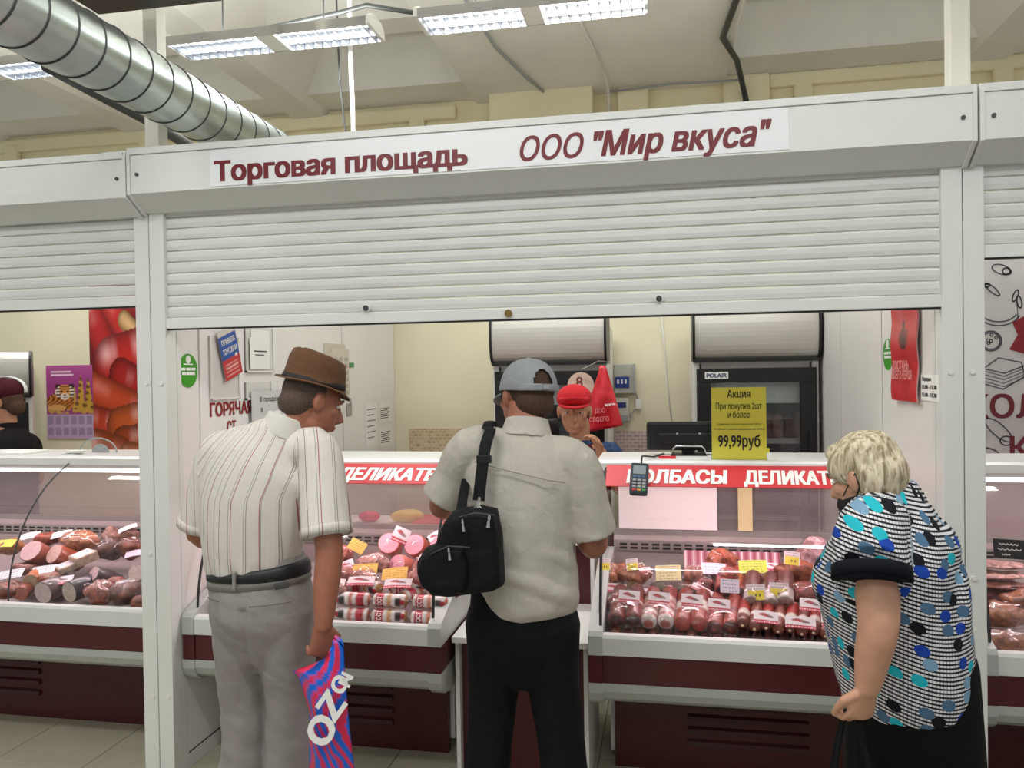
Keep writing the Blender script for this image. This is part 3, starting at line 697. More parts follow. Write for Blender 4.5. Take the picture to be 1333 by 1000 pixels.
# right partition: red carrier bag and notice
def bag_sheet(w, h, nx, ny, bulge, fn, outline):
    pass
a, b_ = atX(1167, 520, XR), atX(1199, 404, XR)
w, h = a.y-b_.y, b_.z-a.z
def redbag(u, v):
    base = np.tile(L3('#cf2731'), (len(u), 1))
    m = (((u-.52)/.2)**2+((v-.66)/.1)**4 < 1); base[m] = L3('#8d1d22')
    m = (np.abs(u-.52) < .12) & (np.abs(v-.62) < .075); base[m] = L3('#57262a'); m = (np.abs(u-.52) < .05) & (np.abs(v-.78) < .06); base[m] = L3('#57262a'); return base
rb = thing('red_carrier_bag', 'flat red plastic carrier bag hanging on the right partition', 'bag', (XR-.02, (a.y+b_.y)/2, a.z))
put('bag_body', sheet(w, h+.03, redbag, 40, 80, MR(a.y, a.z, .012), bend=lambda u, v: .004*np.sin(u*9+v*3)*(.3+np.abs(v-.5))+.003*np.sin(v*13), thick=.006), attr_mat('bag_plastic', .3), rb)
LB = mat('pale_pink_print', '#f0a8a4', .5)
put('lettering', text_mesh('ДОСТАНЬ', w=w*.66, h=.035, bold=.03, M=MR(a.y-w*.17, a.z+h*.36, .029)), LB, rb)
put('lettering', text_mesh('СВОЕГО ГЕРОЯ', w=w*.86, h=.035, bold=.03, M=MR(a.y-w*.08, a.z+h*.25, .029)), LB, rb)
put('hook', B().tube([(XR, b_.y+.1, b_.z+.02), (XR-.03, b_.y+.1, b_.z+.02)], .005, 8), CHROME, rb)
a, b_ = atX(1200, 521, XR), atX(1223, 488, XR); w, h = a.y-b_.y, b_.z-a.z
hn = thing('hours_notice', 'small white opening-hours notice on the right partition', 'notice', (XR, a.y, a.z))
put('sheet', B().box(XR-.003, XR, b_.y, a.y, a.z, b_.z), PAPER, hn)
for k, s in enumerate(('Перерыв', '12.00 - 12.30', '15.00 - 15.30')):
    put('lettering', text_mesh(s, w=w*(.5 if k == 0 else .8), h=h*.15, bold=.05, M=MR(a.y-w*.1, b_.z-h*(.24+.3*k), .0035)), INK, hn)

# electricity meter group on the stall back wall
def fx(px, py, Y=YB): return atY(px, py, Y)
a, b_ = fx(800, 512), fx(827, 474)
mb = thing('fuse_box', 'grey clear-lidded fuse box on the back wall beside the red bag', 'fuse box', (a.x, YB, a.z))
put('enclosure', B().box(a.x, b_.x, YB-.07, YB-.0005, a.z, b_.z, .006), mat('fuse_grey', '#b4b3aa', .4), mb)
put('breaker_row', B().box(a.x+.01, a.x+.11, YB-.08, YB-.07, a.z+.04, a.z+.12, .002), mat('breaker_blue', '#243f8f', .4), mb)
for k in range(3): put('breaker_switch', B().box(a.x+.025+k*.027, a.x+.038+k*.027, YB-.088, YB-.08, a.z+.07, a.z+.1), WHITEP, mb)
put('lid_rim', B().box(b_.x-.012, b_.x, YB-.085, YB-.07, a.z, b_.z), GREYP, mb)
a, b_ = fx(802, 549), fx(819, 518)
em = thing('electricity_meter', 'pale electricity meter below the fuse box', 'meter', (a.x, YB, a.z))
put('case', B().box(a.x, b_.x, YB-.06, YB-.0005, a.z, b_.z, .008), mat('meter_cream', '#cfcdc2', .4), em)
put('display', B().box(a.x+.012, b_.x-.02, YB-.064, YB-.06, b_.z-.07, b_.z-.03), mat('meter_blue', '#2a3d77', .3), em); put('terminal_cover', B().box(a.x+.005, b_.x-.005, YB-.066, YB-.06, a.z+.005, a.z+.05, .003), GREYP, em)
a = fx(831, 527)
so = thing('socket_cable', 'small white switch with looped cable beside the electricity meter', 'switch', (a.x, YB, a.z))
put('switch_body', B().box(a.x-.02, a.x+.02, YB-.04, YB-.0005, a.z-.03, a.z+.04, .005), WHITEP, so)
put('cable', B().tube([(a.x, YB-.02, a.z+.04), (a.x-.02, YB-.02, a.z+.1), (a.x-.06, YB-.02, a.z+.12)], .005, 6), GREYP, so, smooth=True)
put('cable_loop', B().tube([(a.x-.02, YB-.02, a.z-.03), (a.x-.06, YB-.02, a.z-.07), (a.x-.02, YB-.02, a.z-.11), (a.x+.02, YB-.02, a.z-.07), (a.x+.1, YB-.02, a.z-.06)], .005, 6), GREYP, so, smooth=True)
wire('hanging_cable', [fx(860, 400, YB-.008), fx(864, 445, YB-.008), fx(868, 500, YB-.008), fx(876, 560, YB-.008)], .005, WHITEP, 'thin white cable hanging down the cream wall between the coolers', 'cable')

# ------------------------------------------------------------------ things on the counters
# yellow offer sign
a, b_ = atY(927, 598, 3.56), atY(997, 504, 3.56); zt = 1.2925
ys = thing('offer_sign', 'yellow offer sign standing on top of the right-hand counter', 'sign', ((a.x+b_.x)/2, 3.56, zt))
put('card', B().box(a.x, b_.x, 3.558, 3.561, zt, b_.z, .0005), mat('yellow_card', '#ded54a', .5), ys)
put('clear_holder', B().box(a.x-.003, b_.x+.003, 3.5615, 3.5635, zt, b_.z+.006), PANE, ys); put('holder_foot', B().box(a.x-.003, b_.x+.003, 3.55, 3.63, zt, zt+.003), PANE, ys)
sw = b_.x-a.x; shh = b_.z-zt
for s, k, ww, hh, bo in (('Акция', .88, .42, .052, .015), ('При покупке 2шт', .72, .84, .045, .01), ('и более', .60, .40, .045, .01), ('Сардельки с мясом молочные 1000гр', .50, .80, .014, .0), ('Колбаса с мясом деревенская 400гр', .43, .92, .014, .0), ('99,99руб', .20, .76, .082, .03)):
    put('lettering', text_mesh(s, w=sw*ww, h=hh*.62, bold=bo, M=MF(a.x+sw*(1-ww)/2, 3.5572, zt+shh*k-.006)), INK, ys)
put('small_tag', B().box(b_.x-.002, b_.x+.012, 3.562, 3.564, zt+.03, zt+.05), mat('tag_yellow', '#e2d63a', .5), ys)
# monitor seen from behind
a, b_ = atY(842, 594, 3.78), atY(927, 549, 3.78)
mo = thing('monitor', 'black monitor seen from behind on the right-hand counter', 'monitor', ((a.x+b_.x)/2, 3.78, 1.292))
put('housing', B().box(a.x, b_.x+.08, 3.77, 3.81, 1.31, b_.z, .012), BLACKP, mo, smooth=False)
put('rear_bulge', B().box(a.x+.05, b_.x+.03, 3.755, 3.775, 1.34, b_.z-.05, .008), BLACKP, mo)
xc = a.x+.19
put('stand_ring', B().tube([(xc-.075, 3.72, 1.2955), (xc-.07, 3.72, 1.325), (xc-.055, 3.72, 1.335), (xc+.055, 3.72, 1.335), (xc+.07, 3.72, 1.325), (xc+.075, 3.72, 1.2955)], .004, 8), CHROME, mo, smooth=True)
put('stand_base', B().box(xc-.08, xc+.08, 3.70, 3.84, 1.292, 1.297, .002), BLACKP, mo); put('stand_neck', B().box(xc-.03, xc+.03, 3.785, 3.80, 1.297, 1.34), BLACKP, mo)
for k in (-.05, .05): put('vesa_screw', B().tube([(xc+k, 3.753, 1.39), (xc+k, 3.757, 1.39)], .005, 8), CHROME, mo)
solo('red_leaflet', B().box(atY(857, 594, 3.6).x, atY(880, 594, 3.6).x, 3.58, 3.68, 1.2925, 1.2945), REDP, 'small red leaflet lying on the right-hand counter by the monitor', 'leaflet')
# card terminal hanging over the front of the banner
tp = atY(832, 624, 3.37)
Mt = frame(tp, (1, .0, -.06), (.09, .42, .9))
ct = thing('card_terminal', 'dark card payment terminal hanging over the red banner', 'card terminal', tp)
def tpart(name, x0, x1, y0, y1, z0, z1, m, bev=.002, parent=ct): return put(name, B().box(x0, x1, y0, y1, z0, z1, bev).mesh(name, M=Mt), m, parent)
tb = mat('terminal_navy', '#2a323c', .35)
bodyt = tpart('body', -.038, .038, -.07, .07, -.018, .014, tb, .012)
tpart('screen', -.026, .026, .018, .055, .012, .016, mat('lcd_grey', '#9aa7ad', .2), .001)
for r in range(4):
    for c in range(3):
        m = WHITEP if r < 3 else (REDP, mat('key_amber', '#e0a030', .4), mat('key_green', '#2f9a4c', .4))[c]
        tpart('key', -.026+c*.02, -.012+c*.02, -.012-r*.014, -.004-r*.014, .013, .018, m if r == 3 else GREYP, .001, bodyt)
for c in range(3): tpart('function_key', -.024+c*.018, -.012+c*.018, .004, .01, .013, .017, mat('key_blue_%d' % c, '#4b7fb5', .4), .001, bodyt)
put('cord', B().tube([Mt @ Vector((.005, .068, 0)), Mt @ Vector((.006, .1, .0)), Vector((tp.x+.015, 3.5, 1.312)), Vector((tp.x+.06, 3.58, 1.30)), Vector((tp.x+.1, 3.75, 1.298))], .004, 8), BLACKP, ct, smooth=True)
# pink backing card and yellow strip behind the glass of the right-hand counter
a, b_ = atY(806, 692, 3.84), atY(933, 634, 3.84)
solo('white_board', B().box(a.x, b_.x, 3.836, 3.842, .93, b_.z), PAPER, 'white board leaning inside the rear glass of the right-hand counter', 'board')
a, b_ = atY(961, 692, 3.84), atY(979, 634, 3.84)
solo('yellow_strip', B().box(a.x, b_.x, 3.836, 3.842, .93, 1.24), mat('pale_yellow', '#d8cf98', .5), 'pale yellow strip inside the rear glass of the right-hand counter', 'strip')
# inside the left counter behind the glass: yellow cheese, red tray, pink piece on the rear ledge
p = atY(535, 664, 4.02)
ledge = solo('work_ledge', B().box(-1.98, -.9, 3.91, 4.25, .86, .895, .004), WHITEP, 'white work ledge behind the counter with the man in the hat', 'ledge')
def lump(r, seed, amp=.12, f=9, u=24, v=16):
    b = B().ell((0, 0, 0), r, None, u, v)
    for q in b.bm.verts:
        n = noise.noise(q.co*f+Vector((seed*3.1, seed*1.7, 0))); q.co *= 1+amp*n
    return b
def solo_at(name, me, m, loc, rot, label, cat, group=None):
    o = put(name, me, m, smooth=True); o.location = loc; o.rotation_euler = rot; return tag(o, label, cat, group)
solo_at('cheese_piece', lump((.09, .05, .035), 3).mesh('cheese_piece'), mat('cheese_yellow', '#e0cf5a', .5), (atY(530, 660, 4.05).x, 4.05, .93), (0, 0, .2), 'yellow cheese piece lying behind the rear glass', 'cheese')
solo_at('sausage_piece', lump((.06, .035, .03), 5).mesh('sausage_piece'), mat('pink_piece', '#d8405a', .4), (atY(480, 664, 4.05).x, 4.05, .925), (0, 0, 0), 'bright pink sausage end lying behind the rear glass', 'sausage')
ca = atY(575, 680, 4.05)
solo('cutting_board', B().box(ca.x-.14, ca.x+.13, 3.95, 4.2, .8955, .915, .006), mat('red_board', '#c02034', .4), 'red cutting board on the ledge behind the middle man', 'cutting board')

# red bag hanging on the left cooler
hp = atY(785, 476, 5.0)
hb = thing('hanging_red_bag', 'red plastic bag with white print hanging from the cooler hook', 'bag', (hp.x, 5.0, atY(785, 560, 5.0).z))
bb = B(); rows = 18; n = 16; V = []
for i in range(rows+1):
    v = i/rows; py = 476+(558-476)*v
    xl = np.interp(v, [0, .1, .35, .6, .8, 1], [780, 779, 772, 764, 767, 766]); xr = np.interp(v, [0, .1, .35, .6, 1], [788, 791, 797, 803, 811])
    A, C_ = atY(xl, py+(v*4), 5.0), atY(xr, py-4*v, 5.0)
    th = .012+.045*math.sin(min(1, v*1.1)*math.pi*.75)
    ring_ = []
    for k in range(n):
        an = 2*math.pi*k/n; p = A.lerp(C_, .5+.5*math.cos(an)); q = p+Vector((0, math.sin(an)*th*(1+.4*math.sin(5*an+v*7)), 0))
        q += Vector((0, .008*noise.noise(q*22), 0)); ring_.append(bb.bm.verts.new(q))
    V.append(ring_)
for i in range(rows):
    for k in range(n): bb.bm.faces.new((V[i][k], V[i][(k+1) % n], V[i+1][(k+1) % n], V[i+1][k]))
bb.bm.faces.new(V[-1]); bb.bm.faces.new(V[0])
put('bag_body', bb, mat('red_film', '#d21f2e', .32, coat=.2), hb, smooth=True)
put('hook', B().tube([(hp.x-.14, 5.06, hp.z-.02), (hp.x-.02, 5.0, hp.z+.03), (hp.x+.03, 5.02, hp.z+.02), (hp.x+.04, 5.09, hp.z+.02)], .004, 6), CHROME, hb)
PK = mat('faded_pink_print', '#e98a90', .5)
p = atY(777, 543, 4.93); put('lettering', text_mesh('ДОС', w=.06, h=.028, bold=.03, M=frame((p.x-.01, 4.925, p.z+.025), (1, 0, .05), (0, 0, 1))), PK, hb)
put('lettering', text_mesh('СВОЕГО', w=.12, h=.028, bold=.03, M=frame((p.x-.045, 4.925, p.z-.03), (1, 0, .05), (0, 0, 1))), PK, hb)
p = atY(790, 527, 4.93); put('lettering', text_mesh('www.', w=.07, h=.022, bold=.02, M=frame((p.x-.012, 4.932, p.z-.01), (.8, 0, -.6 if 0 else .1), (0, 0, 1))), WHITET, hb)

# ------------------------------------------------------------------ neighbouring stalls
# sausage poster (flat print) in the left stall
def capsule_print(caps, bg, speck=True):
    def fn(u, v):
        c = np.tile(L3(bg), (len(u), 1))
        for x0, y0, x1, y1, r, col in caps:
            px, py = u-x0, (v-y0)*2.0; dx_, dy_ = x1-x0, (y1-y0)*2.0; t = np.clip((px*dx_+py*dy_)/(dx_*dx_+dy_*dy_), 0, 1)
            d = np.hypot(px-t*dx_, py-t*dy_)/r; m = d < 1
            col_ = L3(col)[None, :]*(1.05-.75*d[:, None]**2)
            c = np.where(m[:, None], col_, c)
            hl = np.exp(-((px-t*dx_+.3*r)**2+(py-t*dy_-.35*r)**2)/(.02*r*r*6))*.38*np.clip(np.sin(t*7+x0*20)+.3, 0, 1); c = np.where(m[:, None], c+hl[:, None], c)
        return np.clip(c, 0, 1)
    return fn
caps = [(.1, .98, .9, .9, .2, '#a31a1c'), (.5, .97, 1.1, .86, .13, '#c42a22'), (.05, .85, .3, .62, .22, '#b3201e'), (.35, .9, .65, .72, .17, '#c22a26'), (.62, .8, 1.0, .66, .11, '#d2a36b'), (.4, .55, .95, .6, .33, '#c0241c'), (.55, .48, .85, .42, .22, '#a8201a'), (.0, .42, .75, .3, .2, '#cc4a22'), (.05, .22, .3, .2, .2, '#bf3a1c'), (.5, .2, 1.1, .25, .22, '#c9581f'), (.55, .1, 1.1, .12, .2, '#b5481a'), (.1, .06, .5, .02, .25, '#c2501c'), (.65, .01, 1.1, .0, .2, '#cc6a28')]
YP = 5.3
a, b_ = atY(120, 600, YP), atY(190, 396, YP)
po = thing('sausage_poster', 'tall red photographic sausage poster on the left stall wall', 'poster', (a.x, YP, a.z))
put('print', sheet(b_.x-a.x, b_.z-a.z+.15, capsule_print(caps, '#6a1212'), 60, 130, MF(a.x, YP, a.z)), PRINT, po)
wlr = struct('wall_side', B().box(a.x-1.6, b_.x+.05, YP+.004, YP+.05, 0, 2.5), CREAM2)
def calprint(u, v):
    c = np.tile(L3('#9d3a86'), (len(u), 1)); n1 = np.sin(u*23+v*31)*np.sin(v*41-u*13)
    c = mixc(c, '#c05a9a', np.clip(v-.75, 0, .25)*3)
    low = v < .33; c[low] = L3('#bfa3c4'); g = low & (np.abs(((u*6) % 1)-.5) < .36) & (np.abs((((v-.02)/.31*2) % 1)-.5) < .36); c[g] = L3('#9c86a8')
    city = (u > .55) & (v > .36) & (v < .45+.45*np.abs(np.sin(u*19))*(1-np.abs(u-.8)*1.6)); c[city] = L3('#c99a3a'); c[city & (n1 > .3)] = L3('#6e4a18')
    bd = ((u-.30)/.30)**2+((v-.50)/.13)**2 < 1; c[bd] = L3('#c9782e'); c[bd & (np.sin(u*60+8*np.sin(v*20)) > .5)] = L3('#2e1c10')
    ti = ((u-.40)/.21)**2+((v-.63)/.105)**2 < 1; c[ti] = L3('#dd9140')
    for ex in (.25, .55): c[((u-ex)/.055)**2+((v-.72)/.03)**2 < 1] = L3('#3a2414')
    ck = ti & (np.abs(u-.40) > .11); c[ck] = L3('#f0e3d2'); c[ti & (np.abs(np.abs(u-.40)-.15) < .05) & (np.sin(v*150) > .3)] = L3('#2e1c10'); c[ti & (v > .66) & (np.sin(v*170) > .45) & (np.abs(u-.40) < .1)] = L3('#2e1c10')
    mz = ((u-.40)/.095)**2+((v-.575)/.045)**2 < 1; c[mz] = L3('#f2e9de'); c[((u-.40)/.035)**2+((v-.595)/.012)**2 < 1] = L3('#a85a4a'); c[(np.abs(u-.40) < .05) & (np.abs(v-.562) < .005)] = L3('#3a2414')
    for ex in (.335, .465): c[((u-ex)/.028)**2+((v-.645)/.012)**2 < 1] = L3('#241a10')
    pw = ((u-.22)/.2)**2+((v-.42)/.045)**2 < 1; c[pw] = L3('#dba55c'); c[(v > .34) & (v < .40) & (n1 > 0)] = L3('#c79a48')
    c[(np.abs(v-.91) < .012) & (u > .1) & (u < .55)] = L3('#f0d8ea'); c[(np.abs(v-.87) < .01) & (u > .1) & (u < .6)] = L3('#f0d8ea'); return c
a, b_ = atY(62, 571, YP-.004), atY(120, 475, YP-.004)
solo('tiger_calendar', sheet(b_.x-a.x, b_.z-a.z, calprint, 60, 96, MF(a.x, YP-.004, a.z)), PRINT, 'purple tiger calendar pinned beside the sausage poster', 'calendar')
# papers and scale on the left counter
zt2 = 1.2925
p = atY(95, 590, 3.66)
ps = thing('paper_slips', 'small pile of white slips on the left stall counter', 'papers', (p.x, 3.66, zt2))
for k in range(3): put('slip', B().box(-.05+k*.012, .04+k*.008, -.03, .03, .008*k, .008*k+.004).mesh('slip', M=Matrix.Translation((p.x, 3.66, zt2)) @ Matrix.Rotation(.2*k-.2, 4, 'Z')), PAPER, ps)
p = atY(26, 590, 3.70)
solo('paper_sheets', B().box(p.x-.15, p.x+.09, 3.6, 3.8, zt2, zt2+.012, .003), PAPER, 'flat white sheets at the left end of the left stall counter', 'papers')
p = atY(128, 590, 3.72)
pd = thing('plastic_dome', 'clear round plastic lid with grey centre on the left stall counter', 'lid', (p.x, 3.72, zt2))
put('rim', B().tube([(p.x+.11*math.cos(k*math.pi/14), 3.72, zt2+.004+.075*math.sin(k*math.pi/14)) for k in range(15)], .004, 6), GREYP, pd, smooth=True)
put('clear_disc', B().prism([(p.x+.11*math.cos(k*math.pi/14), zt2+.004+.075*math.sin(k*math.pi/14)) for k in range(15)], 'y', 3.722, 3.725), FILM, pd)
put('grey_centre', B().prism([(p.x+.015+.05*math.cos(k*math.pi/14), zt2+.004+.045*math.sin(k*math.pi/14)) for k in range(15)], 'y', 3.716, 3.721), GREYP, pd)
# right stall poster with line sketches
YQ = 4.3
a, b_ = atY(1274, 602, YQ), atY(1345, 342, YQ)
sp_ = thing('sketch_poster', 'grey poster with food sketches and red lettering in the right stall', 'poster', (a.x, YQ, a.z))
put('board', B().box(a.x-.05, b_.x+.6, YQ, YQ+.01, a.z, b_.z+.1), mat('poster_grey', '#d9d4d2', .5), sp_)
SK = mat('sketch_ink', '#5a5862', .7)
def stroke(pts, w=.006):
    b = B()
    for p, q in zip(pts[:-1], pts[1:]):
        p = Vector((p[0], 0, p[1])); q = Vector((q[0], 0, q[1])); d = (q-p)
        if d.length < 1e-6: continue
        nn = Vector((-d.z, 0, d.x)).normalized()*w/2; e = d.normalized()*w*.3
        b.quad(p-e+nn, q+e+nn, q+e-nn, p-e-nn)
    return b
def pxs(L_): return [((lambda p: (p.x, p.z))(atY(x, y, YQ-.002))) for x, y in L_]
def sketch(L_, w=.006): put('sketch', stroke(pxs(L_), w).mesh('sketch', M=Matrix.Translation((0, YQ-.0015, 0))), SK, sp_)
el = lambda cx, cy, rx, ry, a0=0, a1=360, n=20, rot=0: [(cx+rx*math.cos(math.radians(a0+(a1-a0)*k/n))*math.cos(rot)-ry*math.sin(math.radians(a0+(a1-a0)*k/n))*math.sin(rot), cy+rx*math.cos(math.radians(a0+(a1-a0)*k/n))*math.sin(rot)+ry*math.sin(math.radians(a0+(a1-a0)*k/n))*math.cos(rot)) for k in range(n+1)]
sketch(el(1304, 351, 13, 6, rot=.3)); sketch(el(1310, 353, 5, 4)); sketch(el(1292, 377, 12, 3.5, rot=.7)); sketch(el(1284, 372, 4, 2))
sketch(el(1300, 405, 24, 14, 20, 190)); sketch(el(1300, 402, 30, 22, 25, 185)); sketch(el(1290, 444, 14, 13)); sketch(el(1290, 444, 12, 11))
for k in range(7): sketch(el(1290+8*math.cos(k*2.4)*(k % 3)/2, 444+8*math.sin(k*2.4)*(k % 3)/2, 2, 2, n=6), .004)
sketch([(1280, 480), (1300, 466), (1330, 472), (1334, 490), (1306, 507), (1282, 500), (1280, 480), (1308, 486), (1334, 476)])
for k in range(4): sketch([(1281, 483+k*4.5), (1307, 490+k*4.5), (1333, 480+k*4)], .004)
sketch(el(1300, 560, 22, 8, rot=.7)); sketch(el(1310, 574, 8, 6)); sketch(el(1288, 590, 14, 6, rot=.3)); sketch(el(1322, 385, 3, 8, rot=.4)); sketch(el(1327, 393, 3, 8, rot=-.2)); sketch([(1325, 415), (1324, 392)], .004)
rr = [atY(x, y, YQ-.002) for x, y in ((1318, 420), (1345, 405), (1345, 440), (1333, 448), (1338, 462), (1314, 455), (1325, 436))]
put('ribbon', B().prism([(p.x, p.z) for p in rr], 'y', YQ-.002, YQ-.001), REDP if 0 else mat('dark_red_ribbon', '#8f2229', .5), sp_)
p = atY(1258, 544, YQ-.003); put('lettering', text_mesh('КОЛБАСЫ', h=.115, bold=.035, M=MF(p.x+.01, YQ-.002, p.z)), MAROON_T, sp_)
p = atY(1316, 596, YQ-.003); put('lettering', text_mesh('К', h=.105, bold=.035, M=MF(p.x, YQ-.002, p.z)), MAROON_T, sp_)
struct('wall_right_stall' if 0 else 'wall_rear', B().box(a.x-.1, 3.8, YQ+.012, YQ+.05, 0, 2.5), PANELW)

# ------------------------------------------------------------------ goods in the cases
def orient(p, d, roll=0):
    d = Vector(d).normalized(); s = Vector((0, 0, 1)).cross(d)
    if s.length < 1e-4: s = Vector((0, 1, 0))
    return frame(p, d, s) @ Matrix.Rotation(roll, 4, 'X')
def place(o, M): o.location = M.to_translation(); o.rotation_euler = M.to_euler(); return o
def dome_prof(L, r, e=.6, k=6, neck=True):
    P = []
    for i in range(k+1):
        t = i/k*math.pi/2; P.append((r*e*(1-math.cos(math.pi/2-t)) if 0 else r*e*(1-math.sin(t)), max(.004, r*math.cos(math.pi/2-t) if 0 else r*math.cos(math.pi/2-t))))
    P = [(r*e*(1-math.sin(i/k*math.pi/2)), max(.003, r*math.cos(i/k*math.pi/2))) for i in range(k, -1, -1)]
    M_ = [(r*e+(L-2*r*e)*i/14, r) for i in range(1, 14)]
    Q = [(L-r*e+r*e*math.sin(i/k*math.pi/2), max(.003, r*math.cos(i/k*math.pi/2))) for i in range(0, k+1)]
    return P+M_+Q
def rodmesh(L, r, fn, n=24):
    m = lathe(dome_prof(L, r), n).mesh('sausage', True); paint(m, fn); m.materials.append(FOOD); return m
def bands(base, lst, L):
    def fn(co):
        c = np.tile(L3(base), (len(co), 1)); x = co[:, 0]/L
        c *= (1+.18*np.sin(co[:, 1]*310+x*23)*np.sin(co[:, 2]*270))[:, None]
        for a, b, col, top in lst:
            m = (x > a) & (x < b)
            if top: m &= co[:, 2] > 0
            c[m] = L3(col)
        return c
    return fn
LS = .23
ROD = [rodmesh(LS, .033, bands('#7d2b22', [(.0, .03, '#3d1310', 0), (.42, .5, '#e8d6d2', 1), (.5, .56, '#b5303a', 1), (.56, 1, '#6d231d', 0)], LS)),
       rodmesh(LS, .033, bands('#a85a50', [(.02, .10, '#e6d8d4', 0), (.10, .18, '#a8262f', 0), (.18, .27, '#ead8d6', 0), (.27, .34, '#8d2a2c', 0), (.34, .46, '#d9a9a2', 0), (.46, .5, '#a8262f', 0), (.5, .62, '#d0bab2', 0), (.62, 1, '#93372f', 0)], LS)),
       rodmesh(LS, .034, bands('#a23a2a', [(.36, .58, '#e3dbd4', 0), (.58, 1, '#8c2e24', 0)], LS)),
       rodmesh(LS, .033, bands('#a33b28', [(.0, .05, '#5a1a14', 0), (.16, .19, '#d8745e', 0), (.34, .5, '#7e2a22', 1)], LS))]
SM = .19
SMALL = [rodmesh(SM, .0225, bands('#6f3328', [(.30, .46, '#dcd0c8', 0), (.46, 1, '#a9362f', 0)], SM)),
         rodmesh(SM, .0235, bands('#7d4030', [(.34, .44, '#e4d8d2', 0), (.44, .5, '#b02a38', 0), (.5, 1, '#8b4a3c', 0)], SM)),
         rodmesh(SM, .023, bands('#5f2a22', [(.5, .7, '#c8b8ae', 0)], SM))]
clip_me = lump((.006, .005, .005), 2, .2).mesh('clip', True); clip_me.materials.append(mat('casing_tip', '#c9a98c', .5))
def header_print(u, v):
    c = np.tile(L3('#f0dfe4'), (len(u), 1)); c[v < .26] = L3('#c3203f'); c[(v > .09) & (v < .16) & (np.sin(u*60) > -.3)] = L3('#f2dde2')
    m = ((u-.5)/.3)**2+((v-.6-.1*np.sin(u*5))/.13)**2 < 1; c[m] = L3('#b35058'); c[m & (u > .55)] = L3('#8f6f70'); return c
def lines_print(bg, ink='#4a4440', rows=4, blk=None):
    def fn(u, v):
        c = np.tile(L3(bg), (len(u), 1)); q = (v*(rows+1)) % 1
        m = (np.abs(q-.5) < .13) & (u > .12) & (u < .88) & (np.sin(u*41+np.floor(v*(rows+1))*7)+np.sin(u*97) > -.4) & (v > .08) & (v < .93); c[m] = c[m]*.35+L3(ink)*.65
        if blk is not None:
            c[(v < .62) & (u > .06) & (u < .94)] = L3(blk); c[(np.abs(v-.3) < .07) & (np.sin(u*30) > 0) & (u > .3) & (u < .75)] = L3('#333333')
        return c
    return fn
P_ORANGE, P_LIME, P_PINK, P_CREAM, P_PRICE, P_WHITE = lines_print('#f0bd5c'), lines_print('#d5e05a'), lines_print('#f0dcea', '#5566aa', 3), lines_print('#e9d9a8', '#5a5048', 4), lines_print('#efd9e0', blk='#ecd24c'), lines_print('#ece6ea', '#6a6a80', 3)
def card_mesh(p, w, h, fn, tilt=.5, rot=0, yaw=0, curl=.004):
    # the card leans back by tilt, spun in its plane by rot
    x = Vector((math.cos(yaw), math.sin(yaw), 0)); y = Vector((-math.sin(yaw)*math.sin(tilt), math.cos(yaw)*math.sin(tilt), math.cos(tilt)))
    M = frame(p, x, y) @ Matrix.Rotation(rot, 4, 'Z') @ Matrix.Translation((-w/2, -h/2, 0))
    return sheet(w, h, fn, 24, 20, M, bend=lambda u, v: curl*np.sin(u*3.1), thick=.001)
def tag_card(px, py, Y, w, h, fn, label, tilt=.6, rot=0, yaw=0, group=None):
    return solo('price_card', card_mesh(atY(px, py, Y), w, h, fn, tilt, rot, yaw), PRINTM, label, 'price card', group)
def film_blob(p, r, M=None, seed=0):
    b = lump(r, seed, .30, 34, 30, 20); m = b.mesh('wrapper', True); m.transform(M if M else Matrix.Translation(p)); return m
def meat(name, px, py, Y, r, c1, c2, seed, label, rot=(0, 0, 0), wrap=True, cat='meat', f=22, amp=.34, cut=None, group=None):
    p = atY(px, py, Y); t = thing(name, label, cat, p-Vector((0, 0, r[2])), group)
    Mx = Matrix.Translation(p) @ Matrix.Rotation(rot[2], 4, 'Z') @ Matrix.Rotation(rot[0], 4, 'X') @ Matrix.Rotation(rot[1], 4, 'Y')
    me = lump(r, seed, amp, f, 26, 18).mesh('flesh', True)
    A, C2 = L3(c1), L3(c2)
    def fn(co):
        k = np.array([.5+.5*noise.noise(Vector(v)*38+Vector((seed, 0, 0)))+.35*noise.noise(Vector(v)*90) for v in co]); k = np.clip(k, 0, 1)[:, None]; return A*(1-k)+C2*k
    paint(me, fn); me.transform(Mx); put('flesh', me, MEAT, t)
    if cut:
        a, col = cut
        e = B().tube([(0, 0, 0), (0, 0, .004)], [(a[0], a[1]), (a[0], a[1])], 26, side=(1, 0, 0)).mesh('cut_face')
        e.transform(Mx @ Matrix.Translation(Vector(a[2])) @ Matrix.Rotation(a[3], 4, 'X')); put('cut_face', e, mat('cut_%s_%d' % (name, seed), col, .4, var=.1, scale=60), t, smooth=False)
    if wrap:
        put('wrapper', film_blob(p, (r[0]*1.16, r[1]*1.16, r[2]*1.2), Mx, seed+9), FILM, t)
    return t

